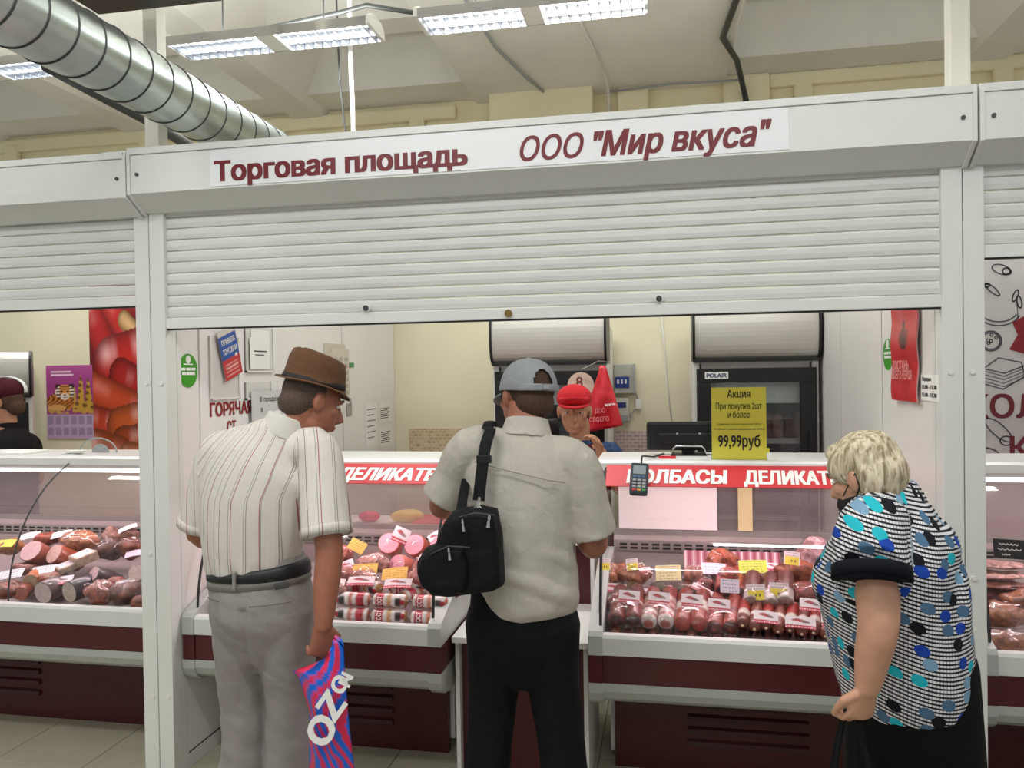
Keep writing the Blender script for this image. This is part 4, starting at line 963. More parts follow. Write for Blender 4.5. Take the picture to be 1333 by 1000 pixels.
# --- right-hand counter: packs of two big sausages
ORD = ['leftmost', 'second', 'third', 'fourth', 'fifth', 'sixth', 'seventh', 'eighth', 'ninth', 'tenth', 'eleventh']
PK_ = [((802, 824), 796, 819, 777, 'dark red sausages with white and red bands'), ((844, 866), 799, 858, 779, 'sausages in red and white patterned casing'), ((887, 909), 802, 901, 782, 'red sausages with broad white bands'), ((929, 951), 806, 936, 788, 'plain shiny red-brown sausages')]
for i, (xs, yy, cx_, cyy, what) in enumerate(PK_):
    p0s = [atY(x, yy+14, 3.185) for x in xs]; p1s = [atY(x+7, yy-30, 3.40) for x in xs]
    t = thing('sausage_pack', 'two-piece film pack of '+what+' at the case front', 'sausages', (p0s[0]+p0s[1])/2-Vector((0, 0, .035)), 'two-piece sausage packs')
    for a, b_ in zip(p0s, p1s):
        o = put('sausage', ROD[i], None, t); M = orient(a, b_-a, .2); o.matrix_basis = M
    c0 = (p0s[0]+p0s[1])/2; c1 = (p1s[0]+p1s[1])/2; d = c1-c0
    b = B().tube([c0-d*.10, c0, c0+d*.3, c0+d*.7, c1, c1+d*.08], [(.06, .004), (.073, .037), (.075, .039), (.075, .039), (.072, .036), (.06, .004)], 20, side=(1, 0, 0))
    for q in b.bm.verts: q.co += Vector((1, 1, 1))*.006*noise.noise(q.co*60)
    put('wrapper', b, FILM, t, smooth=True)
    put('header_card', card_mesh(atY(cx_, cyy, 3.27), .085, .05, header_print, .55, -.06, 0), PRINTM, t)
NTH = 'first second third fourth fifth sixth seventh eighth ninth tenth eleventh twelfth thirteenth fourteenth fifteenth sixteenth seventeenth eighteenth nineteenth twentieth twenty-first twenty-second'.split()
# lower layer tips
for i in range(22):
    px = 800+i*16.6+(i > 8)*2
    a = atY(px, 832+(px-800)*.052-(3 if i % 3 == 0 else 0), 3.165); b_ = atY(px+4, 800+(px-800)*.05, 3.36)
    d = b_-a; d.z = .03
    o = put('sausage', SMALL[2] if px > 940 else SMALL[(i+1) % 2]); place(o, orient(a, d, .3*i)); tag(o, '%s from the left of the sausage ends lying along the front rim' % NTH[i], 'sausage', 'bottom layer of sausages')
# small sausages with tied tips
for i in range(13):
    px = 966+i*15.4; a = atY(px, 813+i*1.6+(3 if i % 2 else 0), 3.155); b_ = atY(px+5, 783+i*1.4, 3.33)
    t = thing('small_sausage', '%s from the left of the thin brown sausages with tied tips' % NTH[i], 'sausage', a, 'thin brown sausages with tied tips')
    o = put('casing', SMALL[i % 2], None, t); o.matrix_basis = orient(a, b_-a, .4*i)
    c = put('clip', clip_me, None, t); c.matrix_basis = Matrix.Translation(a+Vector((.001, -.004, -.004)))
for (x, y, Y, w, h, r, lab) in ((997, 804, 3.17, .09, .048, -.08, 'white and red header card over the first thin sausages'), (1042, 811, 3.16, .11, .045, -.05, 'wide white and red header card over the middle thin sausages'), (1056, 788, 3.24, .085, .05, -.1, 'white and red header card near the woman, above the thin sausages'), (1080, 808, 3.17, .06, .05, -.05, 'white and red header card half hidden behind the woman'),
        (800, 766, 3.38, .10, .04, -.03, 'white and red header card at the left end of the right-hand case'), (834, 771, 3.36, .075, .035, -.05, 'small white and red header card behind the patterned sausages')):
    tag_card(x, y, Y, w, h, header_print, lab, .6, r)
# white-ended salamis in the middle
for i, (x, y) in enumerate(((978, 787), (1002, 789), (1022, 787))):
    a = atY(x, y, 3.29); t = thing('white_ended_sausage', '%s of the three white-capped salamis behind the thin sausages' % ('leftmost', 'middle', 'rightmost')[i], 'sausage', a, 'white-capped salamis')
    o = put('casing', wend, None, t) if i else put('casing', (wend := rodmesh(.2, .034, bands('#6b3a34', [(.06, .36, '#d9cfcf', 0), (0, .06, '#9a7a74', 0)], .2))), None, t)
    o.matrix_basis = orient(a, Vector((.03, .19, .08)), i)
    put('wrapper', film_blob(a+Vector((0, .08, .03)), (.04, .1, .045), None, i), FILM, t)
for i, (x, y) in enumerate(((893, 785), (941, 772), (961, 775), (1062, 800))):
    a = atY(x, y, 3.36); o = put('sausage', ROD[(0, 3, 3, 2)[i]]); place(o, orient(a, Vector((.02, .2, .04)), i)); tag(o, ('red sausage tucked between the packs in the second row', 'short red sausage under the pink price card, left one', 'short red sausage under the pink price card, right one', 'round red sausage end beside the woman')[i], 'sausage')
meat('smoked_chicken', 822, 748, 3.55, (.085, .07, .05), '#a8573a', '#c98a63', 1, 'bagged smoked chicken at the back left of the right-hand case')
meat('smoked_chicken', 795, 750, 3.52, (.042, .06, .05), '#a35a40', '#c48a68', 2, 'bagged smoked chicken cut off by the left end of the right-hand case')
meat('dark_loaf', 874, 764, 3.47, (.09, .06, .028), '#4d3b32', '#75604f', 3, 'flat dark meat loaf in film under the cream card')
meat('bacon_roll', 905, 750, 3.52, (.05, .05, .045), '#c87a6a', '#e2a898', 4, 'pale pink bacon roll in film behind the sausage packs')
meat('salami_link', 940, 730, 3.62, (.07, .045, .045), '#b34a2e', '#d77a52', 5, 'curled orange-red sausage ring at the back of the right-hand case', f=30, amp=.45)
meat('ham_piece', 916, 765, 3.45, (.05, .05, .04), '#9c3a2c', '#6a2a22', 6, 'dark red ham piece under the tilted red card')
meat('grey_pack', 975, 750, 3.55, (.07, .06, .035), '#8f6d6c', '#b09292', 7, 'grey-pink film pack under the lime green card')
meat('pork_belly', 1034, 745, 3.55, (.085, .05, .055), '#b5623a', '#8a4326', 8, 'orange-brown smoked pork belly slab near the woman', wrap=False, f=26, amp=.4)
meat('pink_pack', 1062, 722, 3.66, (.07, .05, .07), '#d8a3b0', '#e8c4cc', 9, 'large pink film bag at the back right by the woman')
meat('dark_ham', 1050, 772, 3.40, (.07, .06, .04), '#7d2a26', '#a1443c', 10, 'dark red vacuum-packed ham below the pork belly')
meat('salami_chunk', 950, 752, 3.48, (.05, .05, .045), '#a53c30', '#c2604c', 11, 'red salami chunk behind the pink price card')
meat('pepperoni_piece', 800, 785, 3.32, (.04, .05, .035), '#6d2a24', '#98483c', 12, 'dark film-wrapped piece at the left end of the front row')
# striped film pack along the rear wall
sp2 = thing('striped_pack', 'long pack of pink striped sliced meat against the rear grille', 'meat', atY(955, 730, 3.74))
a, b_ = atY(890, 742, 3.74), atY(1015, 712, 3.74)
def stripes(u, v):
    c = np.tile(L3('#c98a96'), (len(u), 1)); c[np.sin(u*75) > .75] = L3('#f0dde2'); c[np.sin(u*75) < -.5] = L3('#a85c6c'); return c
put('slices', sheet(b_.x-a.x, .10, stripes, 160, 6, frame((a.x, 3.72, a.z-.01), (1, 0, 0), (0, .35, 1)), bend=lambda u, v: .006*np.sin(u*60), thick=.03), PRINT, sp2)
for (x, y, Y, w, h, fn, r, tl, lab) in ((823, 735, 3.50, .052, .05, P_PRICE, .12, .3, 'pink and yellow price card on the bagged smoked chicken'), (787, 735, 3.48, .05, .05, P_PRICE, .05, .3, 'pink and yellow price card at the left end of the right-hand case'), (840, 742, 3.48, .045, .02, header_print, .15, .6, 'small white and red tag on the smoked chicken bag'),
        (870, 746, 3.44, .105, .065, P_CREAM, .06, .5, 'cream handwritten card on the dark meat loaf'), (929, 741, 3.50, .10, .055, P_PINK, -.05, .8, 'pink handwritten card below the curled sausage ring'), (980, 738, 3.50, .115, .055, P_LIME, .05, .5, 'lime green handwritten card in the middle of the right-hand case'),
        (950, 763, 3.34, .075, .055, P_PINK, -.03, .25, 'pink price card with a handwritten number above the short sausages'), (984, 771, 3.30, .072, .06, P_PRICE, .05, .3, 'pink and yellow price card above the white-capped salamis'), (1014, 769, 3.32, .075, .06, P_PRICE, -.04, .3, 'pink and yellow price card right of the white-capped salamis'),
        (1031, 727, 3.50, .065, .055, P_PRICE, -.1, .3, 'pink and yellow price card on the smoked pork belly'), (914, 768, 3.38, .09, .028, header_print, -.5, .7, 'tilted white and red header card on the dark red ham'), (1005, 738, 3.55, .05, .03, header_print, -.05, .6, 'small white and red tag right of the lime green card')):
    tag_card(x, y, Y, w, h, fn, lab, tl, r)

# --- left-hand counter of the stall: chubs lying crosswise
LC = .155
def chub_fn(body, flip):
    def fn(co):
        x = co[:, 0]/LC; x = 1-x if flip else x; th = np.arctan2(co[:, 2], -co[:, 1])
        c = np.tile(L3(body), (len(co), 1)); lab = (th > -.75) & (x > .05) & (x < .95)
        c[lab] = L3('#efe2e0'); c[lab & (x > .14) & (x < .36)] = L3('#c0283c'); c[lab & (x > .47) & (x < .6)] = L3(body)
        c[lab & (x > .68) & (x < .84) & (np.abs(th-.3) < .55)] = L3('#2e2a2c'); c[lab & (x > .84) & (np.abs(th-.3) < .4)] = L3('#c0283c'); return c
    return fn
def chub_mesh(body, flip):
    m = lathe(dome_prof(LC, .029), 30)
    me = m.mesh('casing', True); 
    paint(me, chub_fn(body, flip)); me.materials.append(FOOD); return me
CH = [chub_mesh('#d98a7c', True), chub_mesh('#d6a06a', False), chub_mesh('#d98468', False)]
gt = text_mesh('ГОСТ', w=.05, h=.02, bold=.03)
co = np.empty(len(gt.vertices)*3, np.float32); gt.vertices.foreach_get('co', co); co = co.reshape(-1, 3)
th = -.6+co[:, 0]/.029; ax = .050-co[:, 1]; rr_ = .0296
gt.vertices.foreach_set('co', np.stack([ax, -np.cos(th)*rr_, np.sin(th)*rr_], 1).astype(np.float32).ravel()); gt.materials.append(WHITET)
ch_clip = B().tube([(-.006, 0, 0), (.004, 0, 0)], [.007, .004], 8).mesh('clip'); ch_clip.materials.append(GREYP)
def chub(px, py, Y, kind, yaw, lab, roll=0, grp='boiled sausage chubs in the left-hand case'):
    p = atY(px, py, Y); d = Vector((math.cos(yaw), math.sin(yaw), 0)); t = thing('sausage_chub', lab, 'sausage', p-Vector((0, 0, .029)), grp)
    M = orient(p-d*LC/2, d, roll)
    Mx = M
    # orient() puts local y sideways; turn it so the label faces the aisle
    for nm, me in (('casing', CH[kind]), ('lettering', gt), ('clip', ch_clip)):
        if nm == 'lettering' and kind == 0: continue
        o = put(nm, me, None, t); o.matrix_basis = Mx
    o = put('clip', ch_clip, None, t); o.matrix_basis = Mx @ Matrix.Translation((LC, 0, 0))
row = ['leftmost', 'second', 'third', 'fourth', 'fifth', 'rightmost']
for i, px in enumerate((315, 363, 411, 459, 507, 558)):
    chub(px, 793.6+i*2.2, 3.17, (2, 1, 0, 0, 1, 2)[i], .03*(i-3), row[i]+' printed sausage chub in the bottom row of the left-hand case')
for i, px in enumerate((315, 363, 411, 460, 508, 560)):
    chub(px, 774+i*2.0, 3.20, (2, 1, 0, 0, 1, 2)[i], -.04*(i-3), row[i]+' printed sausage chub in the second row of the left-hand case', .25)
for i, (px, py, yw) in enumerate(((452, 765, .3), (480, 763, -.5), (531, 765, .45), (578, 770, .2), (543, 773, 1.0))):
    chub(px, py, 3.29, (0, 1, 2, 1, 2)[i], yw, ('sausage chub lying askew behind the second row, at the left', 'sausage chub lying askew under the left red and white card', 'sausage chub lying askew under the right red and white card', 'sausage chub askew by the right end of the left-hand case', 'sausage chub turned end-on between the rows')[i], .6)
for i, (x, y, w, r) in enumerate(((470, 757, .12, .05), (518, 760, .12, .06), (440, 790-30, .06, 0))):
    tag_card(x, y, 3.25, w, .05, header_print, ('left white and red card on the sausage chubs', 'right white and red card on the sausage chubs', 'white and red card beside the hat man\'s forearm')[i], .95, r)
def ham(px, py, Y, lab, rot):
    p = atY(px, py, Y); t = thing('ham_half', lab, 'ham', p-Vector((0, 0, .05)), 'halved cooked ham sausages')
    d = Vector((rot, .8, -.42)).normalized(); M = orient(p, d)
    m = lathe([(0, .003), (0, .048), (.004, .051), (.03, .052), (.09, .051), (.12, .044), (.14, .02), (.145, .004)], 32).mesh('casing', True); m.materials.append(HAMC); m.transform(M); put('casing', m, None, t)
    f = B().tube([(-.0015, 0, 0), (.001, 0, 0)], .047, 32).mesh('cut_face', M=M); put('cut_face', f, HAMF, t)
    put('wrapper', film_blob(p, (.075, .055, .058), M @ Matrix.Translation((.06, 0, 0)), 4), FILM, t)
HAMC = mat('ham_casing', '#c96f5e', .3, coat=.2); HAMF = mat('ham_cut_face', '#e9a3b2', .4, var=.06, scale=50)
ham(506, 707, 3.56, 'left of the two pink cut ham halves at the back of the case', -.12); ham(539, 709, 3.56, 'right of the two pink cut ham halves at the back of the case', .12)
ham(516, 736, 3.46, 'cut ham half lying lower, below the pair', .4); ham(572, 712, 3.52, 'cut ham half partly behind the black shoulder bag', .1)
for i, (x, y, r, c1, c2) in enumerate(((445, 722, (.05, .05, .045), '#c9685a', '#e09c90'), (487, 733, (.075, .06, .045), '#d08478', '#e8b6ae'), (447, 748, (.06, .06, .04), '#c46a60', '#dc9a94'), (475, 752, (.06, .05, .035), '#c9786c', '#e2a79c'), (556, 738, (.06, .06, .05), '#cf6e60', '#e3a096'), (575, 752, (.06, .05, .045), '#c8665a', '#dd9088'), (545, 752, (.06, .05, .035), '#c66058', '#dc8a84'), (576, 735, (.05, .05, .05), '#cf7a6c', '#e2a89e'), (438, 768, (.045, .05, .04), '#c46a60', '#e0b0a8'))):
    meat('bagged_sausage', x, y, 3.52-.011*max(0, y-722)*.6, r, c1, c2, 20+i, ('film-bagged sausage under the top yellow card', 'large film-bagged sausage in front of the ham halves', 'film-bagged sausage by the hat man\'s forearm', 'film-bagged sausage under the broad yellow card', 'film-bagged sausage right of the ham halves', 'film-bagged sausage beside the black shoulder bag', 'film-bagged sausage under the right yellow card', 'film-bagged sausage at the far right of the left-hand case', 'small film-bagged sausage just above the chub rows', 'film bag squeezed against the right end glass')[i], cat='sausage')
for (x, y, Y, w, h, fn, r, tl, lab) in ((522, 697, 3.50, .08, .07, header_print, -.35, .35, 'tilted pink and red card on the ham halves'), (465, 711, 3.47, .085, .055, P_ORANGE, -.4, .6, 'topmost yellow card, left of the ham halves'), (475, 742, 3.36, .115, .06, P_ORANGE, .12, .85, 'broad yellow card in the middle of the left-hand case'), (514, 747, 3.35, .115, .06, P_ORANGE, .15, .85, 'right-hand yellow card above the sausage chubs'), (451, 737, 3.40, .07, .05, header_print, .5, .7, 'white and red tag on the bag by the hat man\'s forearm'), (563, 757, 3.33, .07, .06, header_print, .5, .8, 'white and red card beside the black shoulder bag'), (566, 700, 3.56, .06, .05, header_print, .6, .6, 'white tag at the back right near the shoulder bag')):
    tag_card(x, y, Y, w, h, fn, lab, tl, r)
meat('meat_tray', 268, 782, 3.22, (.075, .06, .03), '#b5574a', '#d3948a', 40, 'film-wrapped meat tray at the left end, beside the hat man')
meat('meat_tray', 283, 766, 3.36, (.07, .06, .035), '#b8665c', '#d8a098', 41, 'film-wrapped meat piece behind the left-end tray')

# --- left stall: smoked meats
def loaf(px, py, Y, L, r, col, face, d, lab, sq=1.0):
    p = atY(px, py, Y); t = thing('sausage_loaf', lab, 'sausage', p-Vector((0, 0, r*sq)), 'cut sausage loaves in the left stall')
    M = orient(p, d) @ Matrix.Diagonal((1, 1, sq, 1))
    m = lathe([(0, .003), (0, r*.97), (.004, r), (L*.5, r*1.02), (L*.85, r*.9), (L*.97, r*.5), (L, .004)], 28).mesh('casing', True); m.materials.append(mat('loaf_casing_%d' % px, col, .3, var=.2, scale=25, coat=.3)); m.transform(M); put('casing', m, None, t)
    f = B().tube([(-.0015, 0, 0), (.001, 0, 0)], r*.93, 28).mesh('cut_face', M=M); put('cut_face', f, mat('loaf_face_%d' % px, face, .45, var=.15, scale=70), t)
loaf(40, 717, 3.42, .16, .068, '#8d4a3a', '#e6b9bd', (.15, .75, -.55), 'large pale pink cut ham loaf left of the glass joint', .8)
loaf(70, 721, 3.42, .16, .062, '#93452f', '#e3b5ac', (.35, .75, -.5), 'pink cut ham loaf leaning right of the glass joint', .8)
loaf(56, 772, 3.22, .16, .052, '#5a4540', '#b9a6a2', (.1, .95, .1), 'grey marbled cut sausage end at the front, left one'); loaf(90, 771, 3.22, .16, .05, '#3a2e36', '#b3a596', (.25, .95, .1), 'grey marbled cut sausage end at the front, right one')
loaf(40, 757, 3.28, .14, .035, '#b5683c', '#a98f72', (-.4, .9, .1), 'tan cut sausage end above the grey marbled ones'); loaf(27, 773, 3.22, .12, .033, '#8c4a34', '#9a5a4a', (-.3, .9, .1), 'small brown cut sausage at the front beside the glass joint')
loaf(122, 747, 3.32, .15, .052, '#4a3b3e', '#dcb4b8', (.5, .75, -.45), 'dark-skinned cut sausage showing a long pink face', .7); loaf(178, 746, 3.34, .13, .05, '#6a504c', '#dcc0bc', (.1, .9, -.3), 'pale cut sausage beside the post', .8)
for i, (x, y, Y, r, c1, c2, lab) in enumerate(((132, 772, 3.22, (.065, .07, .05), '#8e3320', '#b5562f', 'shiny red-brown smoked roll at the front of the left stall case'), (164, 773, 3.23, (.065, .07, .052), '#8f4424', '#5a2a18', 'orange-brown smoked roll next to the post'), (184, 783, 3.2, (.035, .05, .035), '#a5583a', '#7a3a24', 'small smoked roll half behind the post'),
        (15, 768, 3.25, (.07, .07, .04), '#a4592c', '#7a3a1c', 'golden smoked piece at the left edge of the picture'), (70, 752, 3.34, (.09, .06, .03), '#a65530', '#c27a4a', 'flat smoked slab under the white price tag'), (35, 741, 3.40, (.08, .05, .03), '#9c4a2e', '#7e3420', 'reddish smoked slab below the pink ham loaf'), (12, 712, 3.52, (.09, .06, .04), '#a8662e', '#c98a4e', 'golden smoked fish-like slab under the yellow tag'), (62, 702, 3.60, (.08, .05, .035), '#9a3a26', '#c0603c', 'red smoked sausages at the back of the left stall'), (105, 705, 3.58, (.10, .07, .05), '#b9683c', '#d8a078', 'orange smoked chicken in film at the back of the left stall'), (143, 715, 3.52, (.06, .06, .05), '#4a2a22', '#7a3a2a', 'very dark smoked piece behind the headcheese'), (170, 714, 3.52, (.06, .06, .05), '#7a3424', '#a8502f', 'dark red smoked piece beside the post'), (145, 697, 3.62, (.045, .04, .04), '#c49a8c', '#8c5a4c', 'pale cut bacon block at the back, left one'), (168, 697, 3.62, (.045, .04, .04), '#c9a394', '#86564a', 'pale cut bacon block at the back, right one'), (150, 758, 3.30, (.05, .05, .03), '#b0483a', '#d08070', 'small pink-red meat pile between the smoked rolls'))):
    meat('smoked_meat', x, y, Y, r, c1, c2, 60+i, lab, wrap=i in (0, 1, 8, 9, 10))
def block(px, py, Y, s, rot, lab):
    p = atY(px, py, Y); t = thing('headcheese_block', lab, 'meat', p-Vector((0, 0, s[2]/2)))
    M = Matrix.Translation(p) @ Matrix.Rotation(rot, 4, 'Z') @ Matrix.Rotation(.25, 4, 'X')
    put('flesh', B().box(-s[0]/2, s[0]/2, -s[1]/2, s[1]/2, -s[2]/2, s[2]/2, .006).mesh('flesh', M=M), mat('headcheese_%d' % px, '#b59a88', .4, var=.3, scale=45), t)
    put('paper_label', B().box(-s[0]*.4, s[0]*.4, -s[1]*.4, s[1]*.4, s[2]/2, s[2]/2+.001).mesh('paper_label', M=M), mat('label_pink_%d' % px, '#e6cfd8', .6, var=.15, scale=60), t)
block(109, 726, 3.42, (.11, .1, .045), -.5, 'headcheese block with a scribbled pink label, upper one'); block(87, 738, 3.38, (.1, .09, .03), -.6, 'headcheese block lying below the labelled one')
for i, (x, y, Y, w, h, fn, r, lab) in enumerate(((14, 748, 3.32, .12, .055, P_WHITE, .25, 'white price tag at the left edge of the left stall case'), (56, 743, 3.34, .12, .055, P_WHITE, .2, 'white price tag in the middle of the left stall case'), (78, 757, 3.28, .12, .05, header_print, .3, 'pink-edged price tag above the grey sausage ends'), (39, 698, 3.60, .10, .045, P_WHITE, .3, 'white price tag at the back beside the glass joint'), (80, 696, 3.58, .1, .045, P_WHITE, .3, 'white price tag stuck upright before the orange chicken'), (8, 708, 3.48, .09, .05, P_LIME, .1, 'yellow price tag at the left edge of the picture'), (166, 688, 3.6, .09, .03, P_WHITE, .6, 'slim white tag standing over the bacon blocks'), (160, 762, 3.24, .08, .05, P_WHITE, .2, 'white price tag on the orange-brown smoked roll'), (175, 721, 3.46, .09, .04, P_PINK, .3, 'pink tag beside the post in the left stall'), (100, 762, 3.26, .1, .04, P_WHITE, -.05, 'white price tag between the dark sausage and the smoked roll'))):
    tag_card(x, y, Y, w, h, fn, lab, .95, r)

# --- right stall: bacon and smoked ribs
for i, (x, y, Y, r, c1, c2, lab) in enumerate(((1295, 735, 3.45, (.10, .06, .012), '#d39a94', '#eac9c0', 'uppermost strip of pale bacon in the right stall'), (1298, 748, 3.42, (.11, .06, .012), '#d08e86', '#e8c3b8', 'middle strip of pale bacon in the right stall'), (1294, 760, 3.40, (.11, .06, .014), '#b5584c', '#d69a8c', 'lowest redder strip of bacon in the right stall'), (1300, 800, 3.28, (.10, .07, .045), '#a85a32', '#c98552', 'orange smoked ribs in film in the right stall'), (1330, 785, 3.34, (.08, .07, .05), '#9c4a2a', '#c27a48', 'smoked ribs at the right edge of the picture'), (1300, 838, 3.18, (.11, .06, .045), '#b56c3e', '#8c4522', 'orange smoked slab along the front rim of the right stall case'), (1290, 772, 3.42, (.08, .05, .03), '#8c2f2a', '#b5564a', 'dark red smoked piece under the bacon strips'))):
    meat('bacon_piece', x, y, Y, r, c1, c2, 90+i, lab, wrap=i in (3, 5))
bt = thing('black_price_board', 'small black chalk price board with white writing in the right stall', 'price card', atY(1312, 720, 3.44))
p = atY(1312, 715, 3.44); Mb2 = frame((p.x-.05, p.y, p.z-.035), (1, 0, -.05), (0, .25, 1))
put('board', B().box(0, .13, 0, .075, -.003, 0).mesh('board', M=Mb2), BLACKP, bt)
for k, (ln, x_) in enumerate(((.07, .02), (.085, .015), (.03, .03))): put('chalk_line', B().tube([(x_+ln*i/14, .055-.02*k+.004*math.sin(i*2.3+k), .0005) for i in range(15)], .0014, 5).mesh('chalk_line', M=Mb2), WHITET, bt)

# ------------------------------------------------------------------ people
SKIN = mat('skin_tan', '#c08a6c', .5, var=.06, scale=30, sub=.15, bump=.05, bscale=160)
SKIN_L = mat('skin_light', '#cf9c80', .5, var=.07, scale=25, sub=.15, bump=.05, bscale=160)
SKIN_D = mat('skin_reddish', '#a0664f', .5, var=.08, scale=25, sub=.15, bump=.05, bscale=160)
def solid(b, voxel, it=4, name='body', disp=None):
    """fuse overlapping closed shapes into one continuous smooth surface"""
    bmesh.ops.recalc_face_normals(b.bm, faces=b.bm.faces)
    me = bpy.data.meshes.new(name); b.bm.to_mesh(me); b.bm.free()
    o = bpy.data.objects.new(name, me); COL.objects.link(o)
    r = o.modifiers.new('r', 'REMESH'); r.mode = 'VOXEL'; r.voxel_size = voxel
    s = o.modifiers.new('s', 'SMOOTH'); s.factor = .5; s.iterations = it
    dg = bpy.context.evaluated_depsgraph_get(); out = bpy.data.meshes.new_from_object(o.evaluated_get(dg))
    bpy.data.objects.remove(o); bpy.data.meshes.remove(me)
    out.name = name
    if disp:
        n = len(out.vertices); co = np.empty(n*3, np.float32); no = np.empty(n*3, np.float32)
        out.vertices.foreach_get('co', co); out.vertex_normals.foreach_get('vector', no)
        co = co.reshape(-1, 3); no = no.reshape(-1, 3); co += no*disp(co)[:, None]; out.vertices.foreach_set('co', co.ravel().astype(np.float32))
    out.shade_smooth(); return out
def limb(b, pts, rad, n=18, side=None, k=4, dome=True):
    """smooth tapering limb through the joints"""
    P = [tuple(p)+((r, r) if not isinstance(r, tuple) else r) for p, r in zip(pts, rad)]
    Q = smooth_curve(P, k)
    b.tube([q[:3] for q in Q], [(q[3], q[4]) for q in Q], n, side, dome=dome)
def V3(*a): return Vector(a)
def head(b, c, f, u, s=1.0):
    f = Vector(f).normalized(); u = Vector(u); u = (u-f*u.dot(f)).normalized(); r = f.cross(u)
    R = Matrix((r, f, u)).transposed()
    P = lambda x, y, z: Vector(c)+(r*x+f*y+u*z)*s
    E = lambda x, y, z, a, d, e: b.ell(P(x, y, z), (a*s, d*s, e*s), R)
    E(0, -.008, .028, .077, .098, .092); E(0, .03, -.035, .064, .066, .075); E(0, .048, -.085, .036, .036, .030); E(0, .02, -.07, .055, .055, .045)
    b.tube([P(0, .088, .018), P(0, .104, -.012), P(0, .114, -.030), P(0, .098, -.040)], [.008*s, .012*s, .016*s, .012*s], 12, dome=True)
    for k in (-1, 1):
        E(k*.030, .082, .022, .022, .014, .008); E(k*.045, .062, -.02, .02, .02, .02)
        E(k*.078, -.004, -.008, .009, .020, .033); E(k*.083, -.010, -.004, .007, .013, .026)
    E(0, .092, -.062, .024, .012, .006); E(0, .090, -.071, .020, .012, .007)
    return P, R
def eyes(t, P, R, s=1.0):
    for k in (-1, 1):
        e = put('eye', B().ell(P(k*.031, .079, .004), (.013*s, .008*s, .0065*s), R, 14, 10), mat('eye_white', '#e8e2da', .3), t, smooth=True)
        put('iris', B().ell(P(k*.031, .0868, .004), (.0055*s, .002*s, .0055*s), R, 12, 8), mat('iris_brown', '#3b2a20', .3), e, smooth=True)
        put('brow', B().tube([P(k*.048, .084, .024), P(k*.03, .095, .03), P(k*.014, .096, .026)], [.003, .005, .004], 8, dome=True), mat('brow_hair', '#54402f', .8), t, smooth=True)
def hand(b, w, d, n, thumb, curl=.5, spread=.004, s=1.0, curls=None):
    """palm and five fingers; w wrist, d pointing direction, n palm normal (fingers curl towards it), thumb side vector"""
    d = Vector(d).normalized(); n = Vector(n); n = (n-d*n.dot(d)).normalized(); sd = Vector(thumb); sd = (sd-d*sd.dot(d)-n*sd.dot(n)).normalized(); w = Vector(w)
    b.tube([w-d*.02, w+d*.03*s, w+d*.06*s, w+d*.085*s], [(.026*s, .018*s), (.034*s, .017*s), (.040*s, .015*s), (.038*s, .012*s)], 16, side=sd, dome=True)
    for i, (off, L) in enumerate(((.030, .072), (.0105, .080), (-.0095, .075), (-.029, .058))):
        c = curls[i] if curls else curl
        p = w+d*(.082-.004*abs(i-1))*s+sd*off*s; a = .15; pts = [p-d*.012]; q = p.copy(); pts.append(q.copy())
        dd = (d+sd*spread*(1.5-i)*10).normalized()
        for k, fr in enumerate((.45, .3, .25)):
            a += c*(.55, .9, .6)[k]
            q = q+(dd*math.cos(a)+n*math.sin(a))*L*fr*s; pts.append(q.copy())
        b.tube(pts, [.0095*s, .0095*s, .0088*s, .0082*s, .0068*s], 10, side=sd, dome=True)
    p = w+d*.025*s+sd*.026*s
    b.tube([p, p+(sd*.7+d*.7+n*.25)*.035*s, p+(sd*.55+d*1.25+n*.55)*.045*s, p+(sd*.4+d*1.7+n*.8)*.048*s], [.015*s, .0125*s, .0105*s, .008*s], 10, dome=True)
def nz(co, f, seed=0):
    return np.array([noise.noise(Vector((x*f[0]+seed, y*f[1], z*f[2]))) for x, y, z in co])
def cloth_mat(name, c, rough=.85, weave=400, bump=.25, sheen=.05):
    m = mat(name, c, rough, var=.05, scale=14, spec=.2)
    t = m.node_tree; b = t.nodes['Principled BSDF']; tc = t.nodes.new('ShaderNodeTexCoord'); n = t.nodes.new('ShaderNodeTexNoise'); n.inputs['Scale'].default_value = weave
    n2 = t.nodes.new('ShaderNodeTexNoise'); n2.inputs['Scale'].default_value = 22; n2.inputs['Detail'].default_value = 3; n2.inputs['Distortion'].default_value = .8
    ad = t.nodes.new('ShaderNodeMath'); ad.operation = 'MULTIPLY_ADD'; ad.inputs[1].default_value = 5
    bp = t.nodes.new('ShaderNodeBump'); bp.inputs['Strength'].default_value = bump; bp.inputs['Distance'].default_value = .003
    t.links.new(tc.outputs['Object'], n.inputs['Vector']); t.links.new(tc.outputs['Object'], n2.inputs['Vector']); t.links.new(n2.outputs['Fac'], ad.inputs[0]); t.links.new(n.outputs['Fac'], ad.inputs[2]); t.links.new(ad.outputs[0], bp.inputs['Height']); t.links.new(bp.outputs['Normal'], b.inputs['Normal'])
    b.inputs['Sheen Weight'].default_value = sheen if sum(lin(c)) > .15 else 0
    return m
def set_uv(me, fn):
    n = len(me.vertices); co = np.empty(n*3, np.float32); me.vertices.foreach_get('co', co); uvw = fn(co.reshape(-1, 3)).astype(np.float32)
    a = me.attributes.new('cloth_uv', 'FLOAT_VECTOR', 'POINT'); a.data.foreach_set('vector', uvw.ravel())
def shoe(b, p, d, s=1):
    d = Vector(d).normalized(); p = Vector(p)
    b.tube([p-d*.07+V3(0, 0, .04), p+V3(0, 0, .045), p+d*.09+V3(0, 0, .035), p+d*.17+V3(0, 0, .028)], [(.036, .04), (.042, .045), (.046, .034), (.036, .024)], 16, side=d.cross(V3(0, 0, 1)), dome=True)
SHOE = mat('dark_shoe_leather', '#2a2522', .5)
